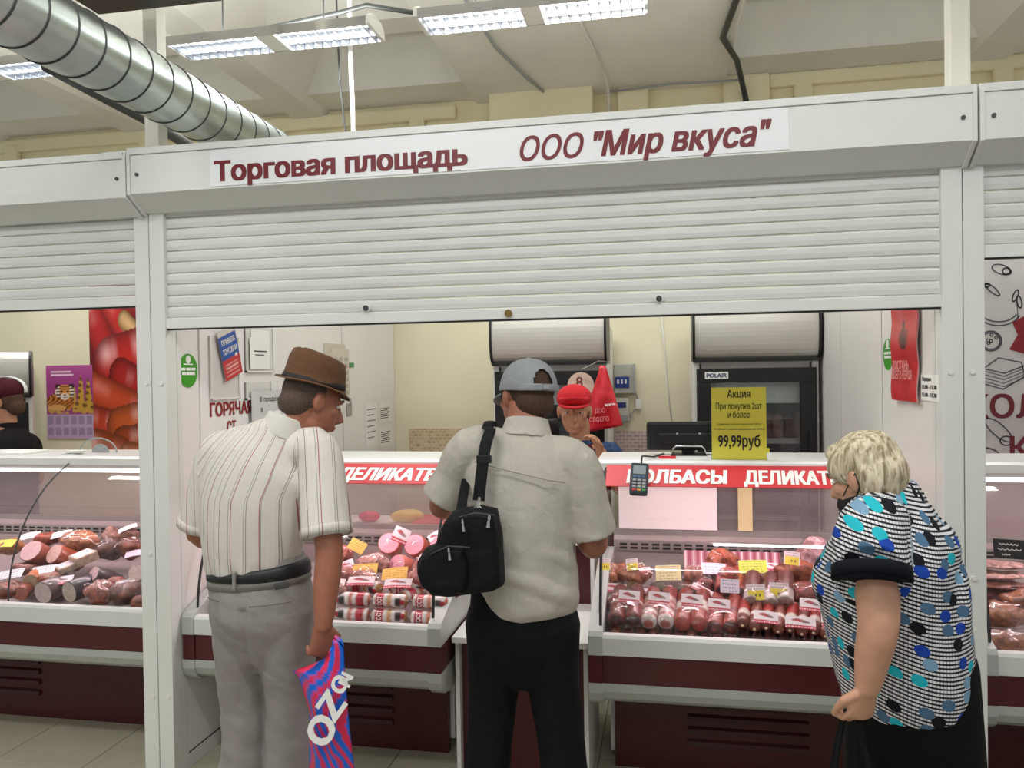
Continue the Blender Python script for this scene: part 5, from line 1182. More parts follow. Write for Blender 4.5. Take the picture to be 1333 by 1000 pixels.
def shoes(t, feet, d, m=SHOE):
    for p in feet:
        b = B(); shoe(b, p, d); put('shoe', b, m, t, smooth=True)
def seg_d(co, a, b_):
    a = np.array(a); b_ = np.array(b_); d = b_-a; t = np.clip(((co-a)@d)/(d@d), 0, 1); return np.linalg.norm(co-(a+t[:, None]*d), axis=1), t

# ---- man in the straw hat (seen from behind, head bowed and turned to the right)
X0, Y0 = -1.345, 2.50
h1 = thing('person', 'man in brown hat, striped white short-sleeved shirt and grey trousers, seen from behind', 'person', (X0, Y0, 0))
shL, shR = V3(-1.50, Y0+.0, 1.42), V3(-1.135, Y0-.01, 1.43)
elL, elR = V3(-1.60, Y0+.02, 1.14), V3(-1.068, Y0-.09, 1.12)
wrL, wrR = V3(-1.50, Y0+.25, 1.06), V3(-1.066, Y0-.15, .895)
hc = V3(-1.185, Y0+.055, 1.592); hf = V3(.66, .66, -.34); hu = V3(.18, .32, .93)
b = B()
P1, R1 = head(b, hc, hf, hu, 1.02)
limb(b, [(-1.275, Y0-.01, 1.42), (-1.245, Y0+.01, 1.50), (-1.205, Y0+.035, 1.565)], [.058, .054, .056])
limb(b, [(-1.345, Y0, .92), (-1.355, Y0, 1.05), (-1.36, Y0-.01, 1.22), (-1.325, Y0-.02, 1.38), (-1.30, Y0-.015, 1.44)], [(.15, .11), (.145, .10), (.155, .11), (.17, .095), (.10, .06)], side=(1, 0, 0))
limb(b, [shL, (shL+elL)/2, elL, (elL+wrL)/2, wrL], [.052, .047, .042, .040, .028])
limb(b, [shR, (shR+elR)/2, elR, (elR+wrR)/2, wrR], [.054, .049, .044, .041, .028])
hand(b, wrL, (.25, .9, -.1), (.2, .1, -1), (1, 0, 0), .45)
hand(b, wrR, (-.12, .10, -1), (-.7, .75, -.05), (-.45, .85, 0), .75, curls=(.75, .95, 1.0, 1.0), s=1.05)
for hx, kx, ax_ in ((-1.425, -1.425, -1.44), (-1.265, -1.26, -1.285)):
    limb(b, [(hx, Y0, .92), (hx, Y0, .75), (kx, Y0+.02, .48), (kx, Y0, .28), (ax_, Y0-.02, .09)], [.085, .08, .056, .052, .036])
    shoe(b, (ax_, Y0-.01, 0), (.1, 1, 0), 1)
put('body', solid(b, .0045, 3), SKIN_D, h1); eyes(h1, P1, R1, 1.02)
put('hair', solid(B().ell(P1(0, -.020, .032), (.083, .092, .092), R1).ell(P1(0, -.055, -.02), (.068, .056, .055), R1), .006, 3, 'hair', disp=lambda co: nz(co, (90, 90, 90))*.001), mat('short_grey_hair', '#5a4a40', .9, var=.3, scale=200, bump=.6, bscale=300), h1)
# shirt
b = B()
limb(b, [(-1.385, Y0, 1.005), (-1.385, Y0, 1.04), (-1.38, Y0-.005, 1.15), (-1.365, Y0-.015, 1.28), (-1.335, Y0-.02, 1.39), (-1.30, Y0-.012, 1.455), (-1.27, Y0, 1.505)], [(.150, .118), (.166, .130), (.182, .140), (.188, .135), (.185, .112), (.125, .08), (.066, .062)], side=(1, 0, 0), n=28)
limb(b, [V3(-1.42, Y0, 1.42), shL, (shL+elL)/2, elL+V3(.005, .0, .025)], [.075, .073, .074, .076], dome=False)
limb(b, [V3(-1.22, Y0, 1.43), shR, (shR+elR)/2+V3(0, 0, 0), elR+V3(-.012, .01, .05)], [.072, .072, .078, .084], dome=False)
def fold1(co):
    x, z = co[:, 0], co[:, 2]
    return .0035*nz(co, (9, 9, 3.2), 3)+.003*nz(co, (26, 26, 7), 8)+.004*np.exp(-((z-1.03)/.04)**2)*np.sin(x*70+z*20)
sm1 = solid(b, .006, 4, 'shirt', fold1)
aL, aR = (shL, elL), (shR, elR)
def uv1(co):
    dl, tl = seg_d(co, *aL); dr_, tr = seg_d(co, *aR); u = co[:, 0]-np.interp(co[:, 2], [1.0, 1.28, 1.5], [-1.385, -1.365, -1.28]); w_ = np.interp(co[:, 2], [1.0, 1.1, 1.35, 1.5], [.95, 1, 1, .7]); u = u/w_
    left = (dl < .09) & (co[:, 0] < -1.545+.02*(co[:, 2] < 1.3)); right = (dr_ < .1) & (co[:, 0] > -1.185+.03*(co[:, 2] < 1.2))
    u = np.where(right, (co[:, 0]+1.12)*.9+(co[:, 1]-Y0)*.5+.013, u); u = np.where(left, co[:, 0]+(co[:, 1]-Y0)*.4, u)
    return np.stack([u, left+right*1.0, co[:, 2]], 1)
set_uv(sm1, uv1)
m, t_, bs = nt('striped_shirt_cloth'); N = t_.nodes; Lk = t_.links
at_ = N.new('ShaderNodeAttribute'); at_.attribute_name = 'cloth_uv'; sx_ = N.new('ShaderNodeSeparateXYZ'); Lk.new(at_.outputs['Vector'], sx_.inputs[0])
def stripe(period, width, phase):
    a = N.new('ShaderNodeMath'); a.operation = 'ADD'; a.inputs[1].default_value = 10+phase; Lk.new(sx_.outputs['X'], a.inputs[0])
    md = N.new('ShaderNodeMath'); md.operation = 'MODULO'; md.inputs[1].default_value = period; Lk.new(a.outputs[0], md.inputs[0])
    ls = N.new('ShaderNodeMath'); ls.operation = 'LESS_THAN'; ls.inputs[1].default_value = width; Lk.new(md.outputs[0], ls.inputs[0]); return ls.outputs[0]
prev = None; col = (*lin('#dcd5ce'), 1)
for per, wd, ph, cc, st_ in ((.0135, .0035, 0, '#d6cfc8', .6), (.054, .0022, .012, '#8b8680', .8), (.0945, .003, .03, '#a3505a', .9), (.0945, .0025, .072, '#6d6462', .8)):
    mx = N.new('ShaderNodeMix'); mx.data_type = 'RGBA'; mx.inputs['B'].default_value = (*lin(cc), 1)
    ml = N.new('ShaderNodeMath'); ml.operation = 'MULTIPLY'; ml.inputs[1].default_value = st_; Lk.new(stripe(per, wd, ph), ml.inputs[0]); Lk.new(ml.outputs[0], mx.inputs['Factor'])
    if prev is None: mx.inputs['A'].default_value = col
    else: Lk.new(prev, mx.inputs['A'])
    prev = mx.outputs['Result']
Lk.new(prev, bs.inputs['Base Color']); bs.inputs['Roughness'].default_value = .85; bs.inputs['Specular IOR Level'].default_value = .2
n2 = N.new('ShaderNodeTexNoise'); n2.inputs['Scale'].default_value = 18; tc = N.new('ShaderNodeTexCoord'); Lk.new(tc.outputs['Object'], n2.inputs['Vector']); bp = N.new('ShaderNodeBump'); bp.inputs['Strength'].default_value = .3; bp.inputs['Distance'].default_value = .01; Lk.new(n2.outputs['Fac'], bp.inputs['Height']); Lk.new(bp.outputs['Normal'], bs.inputs['Normal'])
SHIRT1 = m
s1 = put('shirt', sm1, SHIRT1, h1)
WC = cloth_mat('white_shirt_cloth', '#dcd6cf')
put('collar', solid(B().tube([(-1.272, Y0+.002, 1.482), (-1.262, Y0+.004, 1.51), (-1.25, Y0+.01, 1.545)], [(.082, .078), (.074, .072), (.066, .066)], 28, side=(1, 0, 0)), .005, 3, 'collar'), WC, s1)
for a, c_, rr0 in ((aL, elL+V3(.005, 0, .025), .0735), (aR, elR+V3(-.012, .01, .05), .0815)):
    d = (a[1]-a[0]).normalized()
    cm = B().tube([c_-d*.022, c_-d*.018, c_+d*.006, c_+d*.008, c_+d*.0], [rr0, rr0+.003, rr0+.0035, rr0-.002, rr0-.02], 32).mesh('cuff', True); set_uv(cm, uv1); put('cuff', cm, SHIRT1, s1)
# trousers and belt
b = B()
limb(b, [(-1.365, Y0, 1.04), (-1.36, Y0, .98), (-1.348, Y0-.01, .88), (-1.345, Y0-.005, .80)], [(.172, .125), (.176, .130), (.180, .142), (.165, .12)], side=(1, 0, 0), n=28)
for sg, hx, kx, ax_ in ((-1, -1.43, -1.43, -1.448), (1, -1.262, -1.262, -1.29)):
    limb(b, [(hx, Y0, .90), (hx, Y0-.005, .76), (kx, Y0+.01, .55), (kx-.006, Y0, .33), (ax_, Y0-.015, .075)], [(.093, .115), (.090, .105), (.080, .088), (.082, .088), (.092, .095)], side=(1, 0, 0), n=24)
def fold2(co):
    x, z = co[:, 0], co[:, 2]
    return .004*nz(co, (11, 11, 9), 1)+.006*np.clip((.62-z)/.3, 0, 1)*nz(co+np.stack([co[:, 2]*.6, co[:, 2]*0, co[:, 0]*0], 1), (10, 10, 17), 5)-.010*np.exp(-((x+1.347)/.014)**2)*(z < .93)*(z > .70)+.003*nz(co+np.stack([co[:, 2], co[:, 2]*0, co[:, 0]*0], 1), (22, 22, 14), 2)
TR1 = cloth_mat('grey_trouser_cloth', '#918b88')
tr = put('trousers', solid(b, .007, 6, 'trousers', fold2), TR1, h1)
SEAM = mat('trouser_seam', '#6f6863', .9)
put('waistband', B().tube([(-1.365, Y0, 1.022), (-1.362, Y0, .985)], [(.178, .132), (.181, .135)], 36, side=(1, 0, 0)), TR1, tr, smooth=True)
put('belt', B().tube([(-1.366, Y0, 1.042), (-1.365, Y0, 1.035), (-1.363, Y0, 1.012), (-1.363, Y0, 1.006)], [(.172, .127), (.180, .136), (.181, .137), (.174, .13)], 36, side=(1, 0, 0)), mat('black_belt', '#17161a', .5), h1, smooth=True)
for x in (-1.375,): put('belt_loop', B().box(x-.005, x+.005, Y0-.145, Y0-.128, .99, 1.05, .002), TR1, tr)
def on_back(x, z, r=.006):
    # point on the trouser seat surface
    k = (x+1.348)/.185; return V3(x, Y0-.004-.150*math.sqrt(max(.02, 1-k*k))-r, z)
put('pocket_seam', B().tube([on_back(x, .945+.006*(x+1.3)*8) for x in np.linspace(-1.315, -1.20, 8)], .0022, 6), SEAM, tr, smooth=True); put('pocket_seam', B().tube([on_back(x, .955) for x in np.linspace(-1.49, -1.43, 6)], .0022, 6), SEAM, tr, smooth=True)
put('leather_patch', B().tube([on_back(-1.24, 1.005, .003), on_back(-1.205, 1.008, .003)], [(.012, .003), (.012, .003)], 8, side=(0, 0, 1)), mat('patch_grey', '#4a4a4c', .6), tr)
shoes(h1, ((-1.448, Y0, 0), (-1.29, Y0, 0)), (.1, 1, 0))
put('ring', torus(.0105, .002, 20, 6).mesh('ring', M=frame(wrR+V3(-.02, .075, -.085), (1, 0, 0), (0, .3, -1))), mat('gold_ring', '#c9a24a', .25, 1), h1, smooth=True)
# hat: tilted with the head
HM = cloth_mat('brown_straw_hat', '#664731', .8, 260, .6)
hatc = P1(0, -.012, .055); f1 = (hf+V3(0, 0, 0)).normalized(); hat_u = V3(.22, .10, .97).normalized()
hx_ = Vector(hf).cross(hat_u).normalized(); hat = thing('fedora_hat', 'brown woven trilby hat with dark band, worn by the man at left', 'hat', hatc)
Mh = frame(hatc, hx_, hat_u.cross(hx_)); 
b = B(); n = 40; V = []
prof = [(.122, -.012, .134), (.120, -.006, .132), (.106, -.004, .120), (.095, .004, .110), (.092, .035, .106), (.088, .075, .101), (.081, .102, .093), (.066, .110, .076), (.04, .102, .05), (.01, .095, .015)]
for a_, z_, c_ in prof:
    ring_ = []
    for k in range(n):
        an = 2*math.pi*k/n; x = a_*math.cos(an); y = c_*math.sin(an); z = z_
        if a_ > .1: z += (-.018*math.sin(an) if 1 else 0)*(a_-.09)/.036+.020*(abs(math.cos(an))**2)*(a_-.09)/.036
        if z_ > .09: z -= .014*math.exp(-(x/.02)**2)
        if z_ > .06: z += -.012*math.sin(an)
        ring_.append(b.bm.verts.new((x, y, z)))
    V.append(ring_)
for i in range(len(V)-1):
    for k in range(n): b.bm.faces.new((V[i][k], V[i][(k+1) % n], V[i+1][(k+1) % n], V[i+1][k]))
b.bm.faces.new(V[-1]); me = b.mesh('crown_and_brim', True, Mh); put('crown_and_brim', me, HM, hat)
put('hat_band', B().tube([(0, 0, .004), (0, 0, .026)], [(.0955, .1135), (.0925, .109)], 40, side=(1, 0, 0)).mesh('hat_band', True, Mh), mat('hat_band_black', '#231a16', .7), hat)

# shopping bag in his right hand
gp = wrR+V3(-.015, .03, -.085)
sb = thing('plastic_bag', 'blue and magenta wavy plastic bag with white letters held by the hat man', 'bag', (-1.11, Y0, .05))
def bagpt(u, v):
    # v=0 top gathered edge ... 1 bottom
    py = 835+v*300
    xl = np.interp(v, [0, .06, .12, .16, .3, .6, 1], [424, 400, 378, 388, 402, 402, 396]); xr = np.interp(v, [0, .02, .12, .3, .6, 1], [436, 446, 448, 452, 463, 474])
    ytl = 868 if v < .12 else None
    return xl+(xr-xl)*u, py
nu, nv = 28, 60; fr, bk_ = [], []; colr = []
b = B()
for side_ in (0, 1):
    G = []
    for j in range(nv+1):
        v = j/nv; row_ = []
        for i in range(nu+1):
            u = i/nu; px, py = bagpt(u, v); py += (26*(1-u)*max(0, .14-v)/.14)-(8*u*max(0, .1-v)/.1)
            p = atY(px, py, Y0-.185)
            dpt = .028*math.sin(math.pi*u)*min(1, v*3)*(1 if side_ else -1)
            wv = .008*noise.noise(V3(u*5, v*4, 3))+.006*math.sin(u*14+v*3)*(1-v)
            row_.append(b.bm.verts.new((p.x, Y0-.185+dpt+wv, p.z)))
        G.append(row_)
    for j in range(nv):
        for i in range(nu): b.bm.faces.new((G[j][i], G[j][i+1], G[j+1][i+1], G[j+1][i]) if not side_ else (G[j][i], G[j+1][i], G[j+1][i+1], G[j][i+1]))
bmesh.ops.remove_doubles(b.bm, verts=b.bm.verts, dist=.0008)
me = b.mesh('bag_body', True)
def bagcol(co):
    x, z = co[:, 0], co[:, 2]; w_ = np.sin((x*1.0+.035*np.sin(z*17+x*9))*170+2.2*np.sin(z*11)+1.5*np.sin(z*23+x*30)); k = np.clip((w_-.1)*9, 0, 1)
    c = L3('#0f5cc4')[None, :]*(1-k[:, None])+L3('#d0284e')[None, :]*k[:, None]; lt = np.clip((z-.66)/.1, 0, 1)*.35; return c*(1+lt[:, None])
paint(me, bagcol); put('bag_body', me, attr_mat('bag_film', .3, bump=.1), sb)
def bag_letter(ch, px, py, hgt, rot, wd=None):
    p = atY(px, py, Y0-.226); Mx = frame(p, (math.cos(rot), 0, math.sin(rot)), (-math.sin(rot), 0, math.cos(rot)))
    put('lettering', text_mesh(ch, h=hgt, w=wd, bold=.06, M=Mx), WHITET, sb)
bag_letter('O', 424, 975, .085, 1.05); bag_letter('Z', 436, 940, .08, .95); bag_letter('O', 446, 905, .05, 1.1); bag_letter('N', 455, 895, .04, 1.2)

# ---- man in the grey cap (centre, back view)
X1, Y1 = -.475, 2.60
h2 = thing('person', 'man in grey cap, pale grey shirt and black trousers with shoulder bag, back view', 'person', (X1, Y1, 0))
shL, shR = V3(-.64, Y1+.0, 1.425), V3(-.285, Y1, 1.375)
elL, elR = V3(-.762, Y1+.07, 1.225), V3(-.235, Y1+.03, 1.115)
wrL, wrR = V3(-.66, Y1+.34, 1.22), V3(-.30, Y1+.28, 1.10)
hc = V3(-.455, Y1+.05, 1.60); hf = V3(-.62, .8, -.16); hu = V3(0, .2, 1)
b = B(); P2, R2 = head(b, hc, hf, hu, 1.03)
limb(b, [(-.455, Y1-.02, 1.42), (-.45, Y1, 1.50), (-.452, Y1+.02, 1.56)], [.066, .062, .062])
limb(b, [(X1, Y1, .90), (X1, Y1, 1.05), (X1, Y1, 1.2), (-.465, Y1-.01, 1.36), (-.457, Y1, 1.43)], [(.13, .10), (.13, .11), (.15, .11), (.165, .1), (.1, .06)], side=(1, 0, 0))
limb(b, [shL, (shL+elL)/2, elL, (elL+wrL)/2, wrL], [.056, .052, .047, .044, .03]); limb(b, [shR, (shR+elR)/2, elR, (elR+wrR)/2, wrR], [.056, .052, .047, .044, .03])
hand(b, wrL, (.3, .9, 0), (0, .1, -1), (1, 0, .2), .5); hand(b, wrR, (-.2, .9, -.1), (0, .1, -1), (-1, 0, .1), .4)
for hx, ax_ in ((-.566, -.600), (-.380, -.338)):
    limb(b, [(hx, Y1, .88), (hx, Y1, .74), ((hx+ax_)/2, Y1+.01, .48), (ax_, Y1, .28), (ax_, Y1-.02, .09)], [.06, .062, .052, .05, .038]); shoe(b, (ax_, Y1-.01, 0), (0, 1, 0))
put('body', solid(b, .0052, 3), SKIN_D, h2); eyes(h2, P2, R2, 1.03)
put('hair', solid(B().ell(P2(0, -.022, .028), (.082, .090, .090), R2).ell(P2(0, -.058, -.028), (.068, .054, .055), R2), .006, 3, 'hair'), mat('cropped_brown_hair', '#4a3426', .9, var=.3, scale=200, bump=.6, bscale=300), h2)
b = B()
limb(b, [(-.437, Y1-.01, .868), (-.442, Y1-.005, .90), (-.452, Y1, .97), (-.468, Y1, 1.08), (-.470, Y1-.005, 1.22), (-.467, Y1-.012, 1.34), (-.458, Y1-.008, 1.43), (-.452, Y1+.002, 1.495)], [(.140, .120), (.158, .138), (.170, .146), (.174, .148), (.180, .145), (.188, .126), (.142, .095), (.070, .068)], side=(1, 0, 0), n=30, dome=False)
limb(b, [V3(-.53, Y1, 1.42), shL, (shL+elL)/2+V3(-.0, 0, .0), elL+V3(.012, -.02, .025)], [.078, .076, .078, .083], dome=False); limb(b, [V3(-.38, Y1, 1.40), shR, (shR+elR)/2, elR+V3(-.008, -.0, .03)], [.076, .076, .080, .084], dome=False)
def fold3(co):
    x, z = co[:, 0], co[:, 2]; wr = np.sin((z*62+x*26+3*nz(co, (6, 6, 6), 4))); low = np.exp(-((z-1.02)/.10)**2)
    return .010*low*np.clip(wr, -.3, 1)*(.4+nz(co, (7, 7, 7), 2))+.0035*nz(co, (8, 8, 5), 9)+.0025*nz(co, (24, 24, 12), 6)
GS = cloth_mat('pale_grey_linen', '#bcb6ac', .85, 500, .35)
s2 = put('shirt', solid(b, .006, 4, 'shirt', fold3), GS, h2)
put('collar', solid(B().tube([(-.452, Y1, 1.465), (-.450, Y1+.006, 1.495), (-.449, Y1+.012, 1.53)], [(.092, .090), (.080, .078), (.069, .069)], 28, side=(1, 0, 0)), .005, 3, 'collar'), GS, s2)
GSEAM = mat('linen_seam', '#aaa399', .9)
put('yoke_seam', B().tube([(-.60, Y1-.118, 1.40), (-.53, Y1-.142, 1.385), (-.44, Y1-.149, 1.365), (-.36, Y1-.139, 1.345), (-.31, Y1-.114, 1.335)], .0025, 6), GSEAM, s2, smooth=True)
b = B()
limb(b, [(X1, Y1, .99), (X1, Y1, .92), (X1, Y1-.01, .82), (X1, Y1, .74)], [(.165, .12), (.172, .124), (.174, .126), (.165, .11)], side=(1, 0, 0), n=28)
for hx, ax_ in ((-.568, -.603), (-.378, -.335)):
    limb(b, [(hx, Y1, .85), (hx, Y1, .72), ((hx+ax_)/2, Y1+.01, .52), (ax_, Y1, .30), (ax_, Y1-.01, .075)], [(.098, .115), (.092, .1), (.080, .085), (.078, .084), (.088, .092)], side=(1, 0, 0), n=24)
put('trousers', solid(b, .007, 6, 'trousers', fold3), cloth_mat('black_trouser_cloth', '#0d0e12', .85), h2); shoes(h2, ((-.60, Y1, 0), (-.34, Y1, 0)), (0, 1, 0))
# cap
cap = thing('baseball_cap', 'grey baseball cap with rear strap opening, worn by the middle man', 'cap', P2(0, 0, .05))
CM = cloth_mat('grey_cap_cloth', '#8f9296', .8, 300, .3); cu = V3(0, .08, 1).normalized(); cxr = Vector(hf).cross(cu).normalized(); Mc = frame(P2(0, -.010, .030), cxr, cu.cross(cxr))
b = B(); n = 96; V = []
for i in range(31):
    t2 = i/30*math.pi/2*.97; a_ = .094*math.cos(t2)**.8; c_ = .112*math.cos(t2)**.8; z_ = -.012+.108*math.sin(t2)
    V.append([b.bm.verts.new((a_*math.cos(2*math.pi*k/n), c_*math.sin(2*math.pi*k/n), z_+(.006 if i == 0 else 0)*math.sin(2*math.pi*k/n))) for k in range(n)])
for i in range(30):
    for k in range(n):
        an = 2*math.pi*(k+.5)/n; dd = abs(((an-1.5*math.pi)+math.pi) % (2*math.pi)-math.pi)
        if i > 2 and dd < .42*math.sqrt(max(0, 1-(i/13)**2)): continue      # arched rear opening
        b.bm.faces.new((V[i][k], V[i][(k+1) % n], V[i+1][(k+1) % n], V[i+1][k]))
b.bm.faces.new(V[-1]); put('crown', b.mesh('crown', True, Mc), CM, cap)
put('button', B().ell((0, 0, .096), (.009, .009, .005)).mesh('button', True, Mc), CM, cap)
put('strap', B().tube([(.104*math.cos(a_)*.93, .118*math.sin(a_), -.006) for a_ in np.linspace(1.22*math.pi, 1.78*math.pi, 12)], [(.011, .002)]*12, 8, side=(0, 0, 1)).mesh('strap', False, Mc), CM, cap)
put('buckle', B().box(-.012, .012, -.124, -.117, -.014, .004, .002).mesh('buckle', M=Mc), CHROME, cap)
pts_o = [(.092*math.cos(a_), .04+.145*math.sin(a_)) for a_ in np.linspace(.12, math.pi-.12, 16)]; pts_i = [(.090*math.cos(a_), .02+.085*math.sin(a_)) for a_ in np.linspace(math.pi-.12, .12, 16)]
put('visor', B().prism(pts_o+pts_i, 'z', -.02, -.015).mesh('visor', M=Mc @ Matrix.Rotation(-.2, 4, 'X')), mat('cap_visor_grey', '#6f7276', .8), cap)
put('band_trim', B().tube([(0, 0, -.012), (0, 0, .004)], [(.0955, .1135), (.0955, .1135)], 40, side=(1, 0, 0), cap=False).mesh('band_trim', True, Mc), CM, cap)
# shoulder bag
bgY = Y1-.205
g = lambda px, py, Y=bgY: atY(px, py, Y)
BN = cloth_mat('black_nylon', '#0f1014', .6, 350, .4)
bag = thing('shoulder_bag', 'black zippered shoulder bag hanging on the middle man\'s back', 'bag', g(600, 775))
out_ = [(604, 661), (625, 658), (646, 662), (652, 690), (655, 730), (656, 762), (645, 768), (615, 771), (585, 775), (566, 773), (552, 760), (545, 740), (546, 728), (556, 712), (570, 706), (576, 690), (582, 675), (590, 665)]
cen = g(606, 722)
b = B(); V = []
for k, (dpt, sc) in enumerate(((-.062, .72), (-.058, .86), (-.042, .965), (0, 1.0), (.04, .97), (.05, .85))):
    V.append([b.bm.verts.new((cen.x+(g(*q).x-cen.x)*sc, bgY+dpt+.012*0, cen.z+(g(*q).z-cen.z)*sc)) for q in out_])
for i in range(len(V)-1):
    for k in range(len(out_)): b.bm.faces.new((V[i][k], V[i][(k+1) % len(out_)], V[i+1][(k+1) % len(out_)], V[i+1][k]))
b.bm.faces.new(V[0]); b.bm.faces.new(V[-1])
put('bag_body', solid(b, .005, 5, 'bag_body', lambda co: .002*nz(co, (20, 20, 20))), BN, bag)
b = B(); pk_ = [(556, 716), (580, 702), (612, 704), (618, 740), (612, 766), (575, 770), (556, 758), (549, 738)]; pc = g(585, 738, bgY-.06)
for dpt, sc in ((-.085, .8), (-.08, .92), (-.06, 1), (-.03, 1)):
    pass
V = [[b.bm.verts.new((pc.x+(g(*q).x-pc.x)*sc, bgY+dpt, pc.z+(g(*q).z-pc.z)*sc)) for q in pk_] for dpt, sc in ((-.088, .7), (-.082, .88), (-.066, .97), (-.03, .97))]
for i in range(3):
    for k in range(len(pk_)): b.bm.faces.new((V[i][k], V[i][(k+1) % len(pk_)], V[i+1][(k+1) % len(pk_)], V[i+1][k]))
b.bm.faces.new(V[0]); b.bm.faces.new(V[-1]); put('front_pocket', solid(b, .005, 4, 'front_pocket'), BN, bag)
for (x0, y0_, x1, y1_, Yz) in ((602, 676, 604, 692, bgY-.072), (637, 670, 635, 687, bgY-.068), (584, 713, 586, 729, bgY-.094)):
    a, c_ = g(x0, y0_, Yz), g(x1, y1_, Yz)
    put('zip_pull', B().tube([a, a.lerp(c_, .35), a.lerp(c_, .4), c_], [.003, .005, .0035, .006], 8), CHROME, bag); 
for pth in (((597, 674), (618, 668), (645, 671)), ((560, 722), (584, 711), (612, 713))):
    Yz = bgY-.066 if pth[0][0] > 590 else bgY-.088
    put('zip_line', B().tube([g(*q, Yz) for q in pth], .0025, 6), DARKG, bag, smooth=True)
put('strap_ring', torus(.012, .0025, 16, 6).mesh('strap_ring', M=Matrix.Translation(g(622, 664, bgY-.02))), CHROME, bag, smooth=True)
put('swivel_clip', B().tube([g(622, 662, bgY-.02), g(623, 655, bgY-.015), g(624, 648, bgY)], [.005, .007, .004], 8), CHROME, bag)
st = [g(623, 652, Y1-.19), g(627, 615, Y1-.175), g(632, 580, Y1-.155), g(638, 560, Y1-.125), V3(-.568, Y1-.06, 1.502), V3(-.575, Y1+.02, 1.518), V3(-.59, Y1+.10, 1.45)]
put('strap', B().tube(smooth_curve([tuple(q) for q in st], 4), [(.019, .003)]*(4*6+1), 8, side=(1, 0, 0)), BN, bag, smooth=False)
put('strap_slider', B().box(-.024, .024, -.005, .005, -.012, .012, .002).mesh('strap_slider', M=Matrix.Translation(g(630, 598, Y1-.168))), BLACKP, bag)
put('rear_strap', B().tube([g(600, 664, bgY), g(604, 640, Y1-.12), g(608, 620, Y1-.02), V3(-.645, Y1+.1, 1.35)], [(.016, .003)]*4, 8, side=(1, 0, 0)), BN, bag)

# ---- woman with the patterned blouse
X2, Y2 = .575, 2.22
h3 = thing('person', 'woman with short blond hair, black mask and spotted blouse leaning towards the counter', 'person', (X2, Y2, 0))
sh_ = V3(.492, Y2-.155, 1.28); el_ = V3(.482, Y2-.245, 1.09); wr_ = V3(.458, Y2-.24, .935)
shF = V3(.56, Y2+.16, 1.27); elF = V3(.56, Y2+.24, 1.03); wrF = V3(.56, Y2+.22, .82)
hc = V3(.515, Y2+.01, 1.397); hf = V3(-.72, .64, -.35); hu = V3(-.18, .12, 1)
b = B(); P3, R3 = head(b, hc, hf, hu, .90)
limb(b, [(.575, Y2, 1.28), (.56, Y2, 1.33), (.535, Y2+.01, 1.37)], [.062, .06, .058])
limb(b, [(.60, Y2, .80), (.59, Y2, .95), (.575, Y2, 1.1), (.575, Y2, 1.22), (.575, Y2, 1.29)], [(.15, .15), (.15, .15), (.15, .155), (.12, .15), (.08, .09)], side=(1, 0, 0))
limb(b, [sh_, (sh_+el_)/2, el_, (el_+wr_)/2, wr_], [.056, .053, .046, .041, .029]); limb(b, [shF, (shF+elF)/2, elF, (elF+wrF)/2, wrF], [.058, .055, .046, .042, .03])
hand(b, wr_, (-.22, .12, -1), (-.4, .9, 0), (-.9, -.3, .1), .75, curls=(.8, .95, 1.0, 1.0), s=.9); hand(b, wrF, (-.05, 0, -1), (0, -1, 0), (-1, 0, 0), .5, s=.95)
for yy in (Y2-.085, Y2+.085):
    limb(b, [(.62, yy, .8), (.62, yy, .66), (.62, yy, .42), (.63, yy, .25), (.64, yy, .09)], [.08, .08, .065, .055, .04]); shoe(b, (.64, yy, 0), (-.8, .5, 0))
put('body', solid(b, .0045, 3), SKIN_L, h3); eyes(h3, P3, R3, .90)
HB = mat('blond_hair', '#d2c4a4', .6, var=.0)
t_ = HB.node_tree; bs = t_.nodes['Principled BSDF']; tc = t_.nodes.new('ShaderNodeTexCoord'); mp = t_.nodes.new('ShaderNodeMapping'); mp.inputs['Scale'].default_value = (95, 95, 14); mp.inputs['Rotation'].default_value = (0, .5, 0)
nn = t_.nodes.new('ShaderNodeTexNoise'); nn.inputs['Scale'].default_value = 1; nn.inputs['Detail'].default_value = 4; nn.inputs['Distortion'].default_value = .6; rp = t_.nodes.new('ShaderNodeValToRGB'); rp.color_ramp.elements[0].position = .35; rp.color_ramp.elements[1].position = .62
rp.color_ramp.elements[0].color = (*lin('#8f7c5c'), 1); rp.color_ramp.elements[1].color = (*lin('#e0d4b8'), 1); bp = t_.nodes.new('ShaderNodeBump'); bp.inputs['Strength'].default_value = .7; bp.inputs['Distance'].default_value = .006
for a, c_ in ((tc.outputs['Object'], mp.inputs['Vector']), (mp.outputs[0], nn.inputs['Vector']), (nn.outputs['Fac'], rp.inputs['Fac']), (rp.outputs['Color'], bs.inputs['Base Color']), (nn.outputs['Fac'], bp.inputs['Height']), (bp.outputs['Normal'], bs.inputs['Normal'])): t_.links.new(a, c_)
b = B().ell(P3(0, -.018, .045), (.080, .088, .076), R3).ell(P3(0, -.060, .0), (.070, .056, .066), R3).ell(P3(0, -.062, -.045), (.058, .040, .036), R3)
for k in (-1, 1): b.ell(P3(k*.058, .008, .038), (.028, .060, .050), R3); b.ell(P3(k*.070, -.042, -.02), (.016, .036, .042), R3)
b.ell(P3(0, .045, .085), (.060, .036, .026), R3)
rnd = random.Random(3)
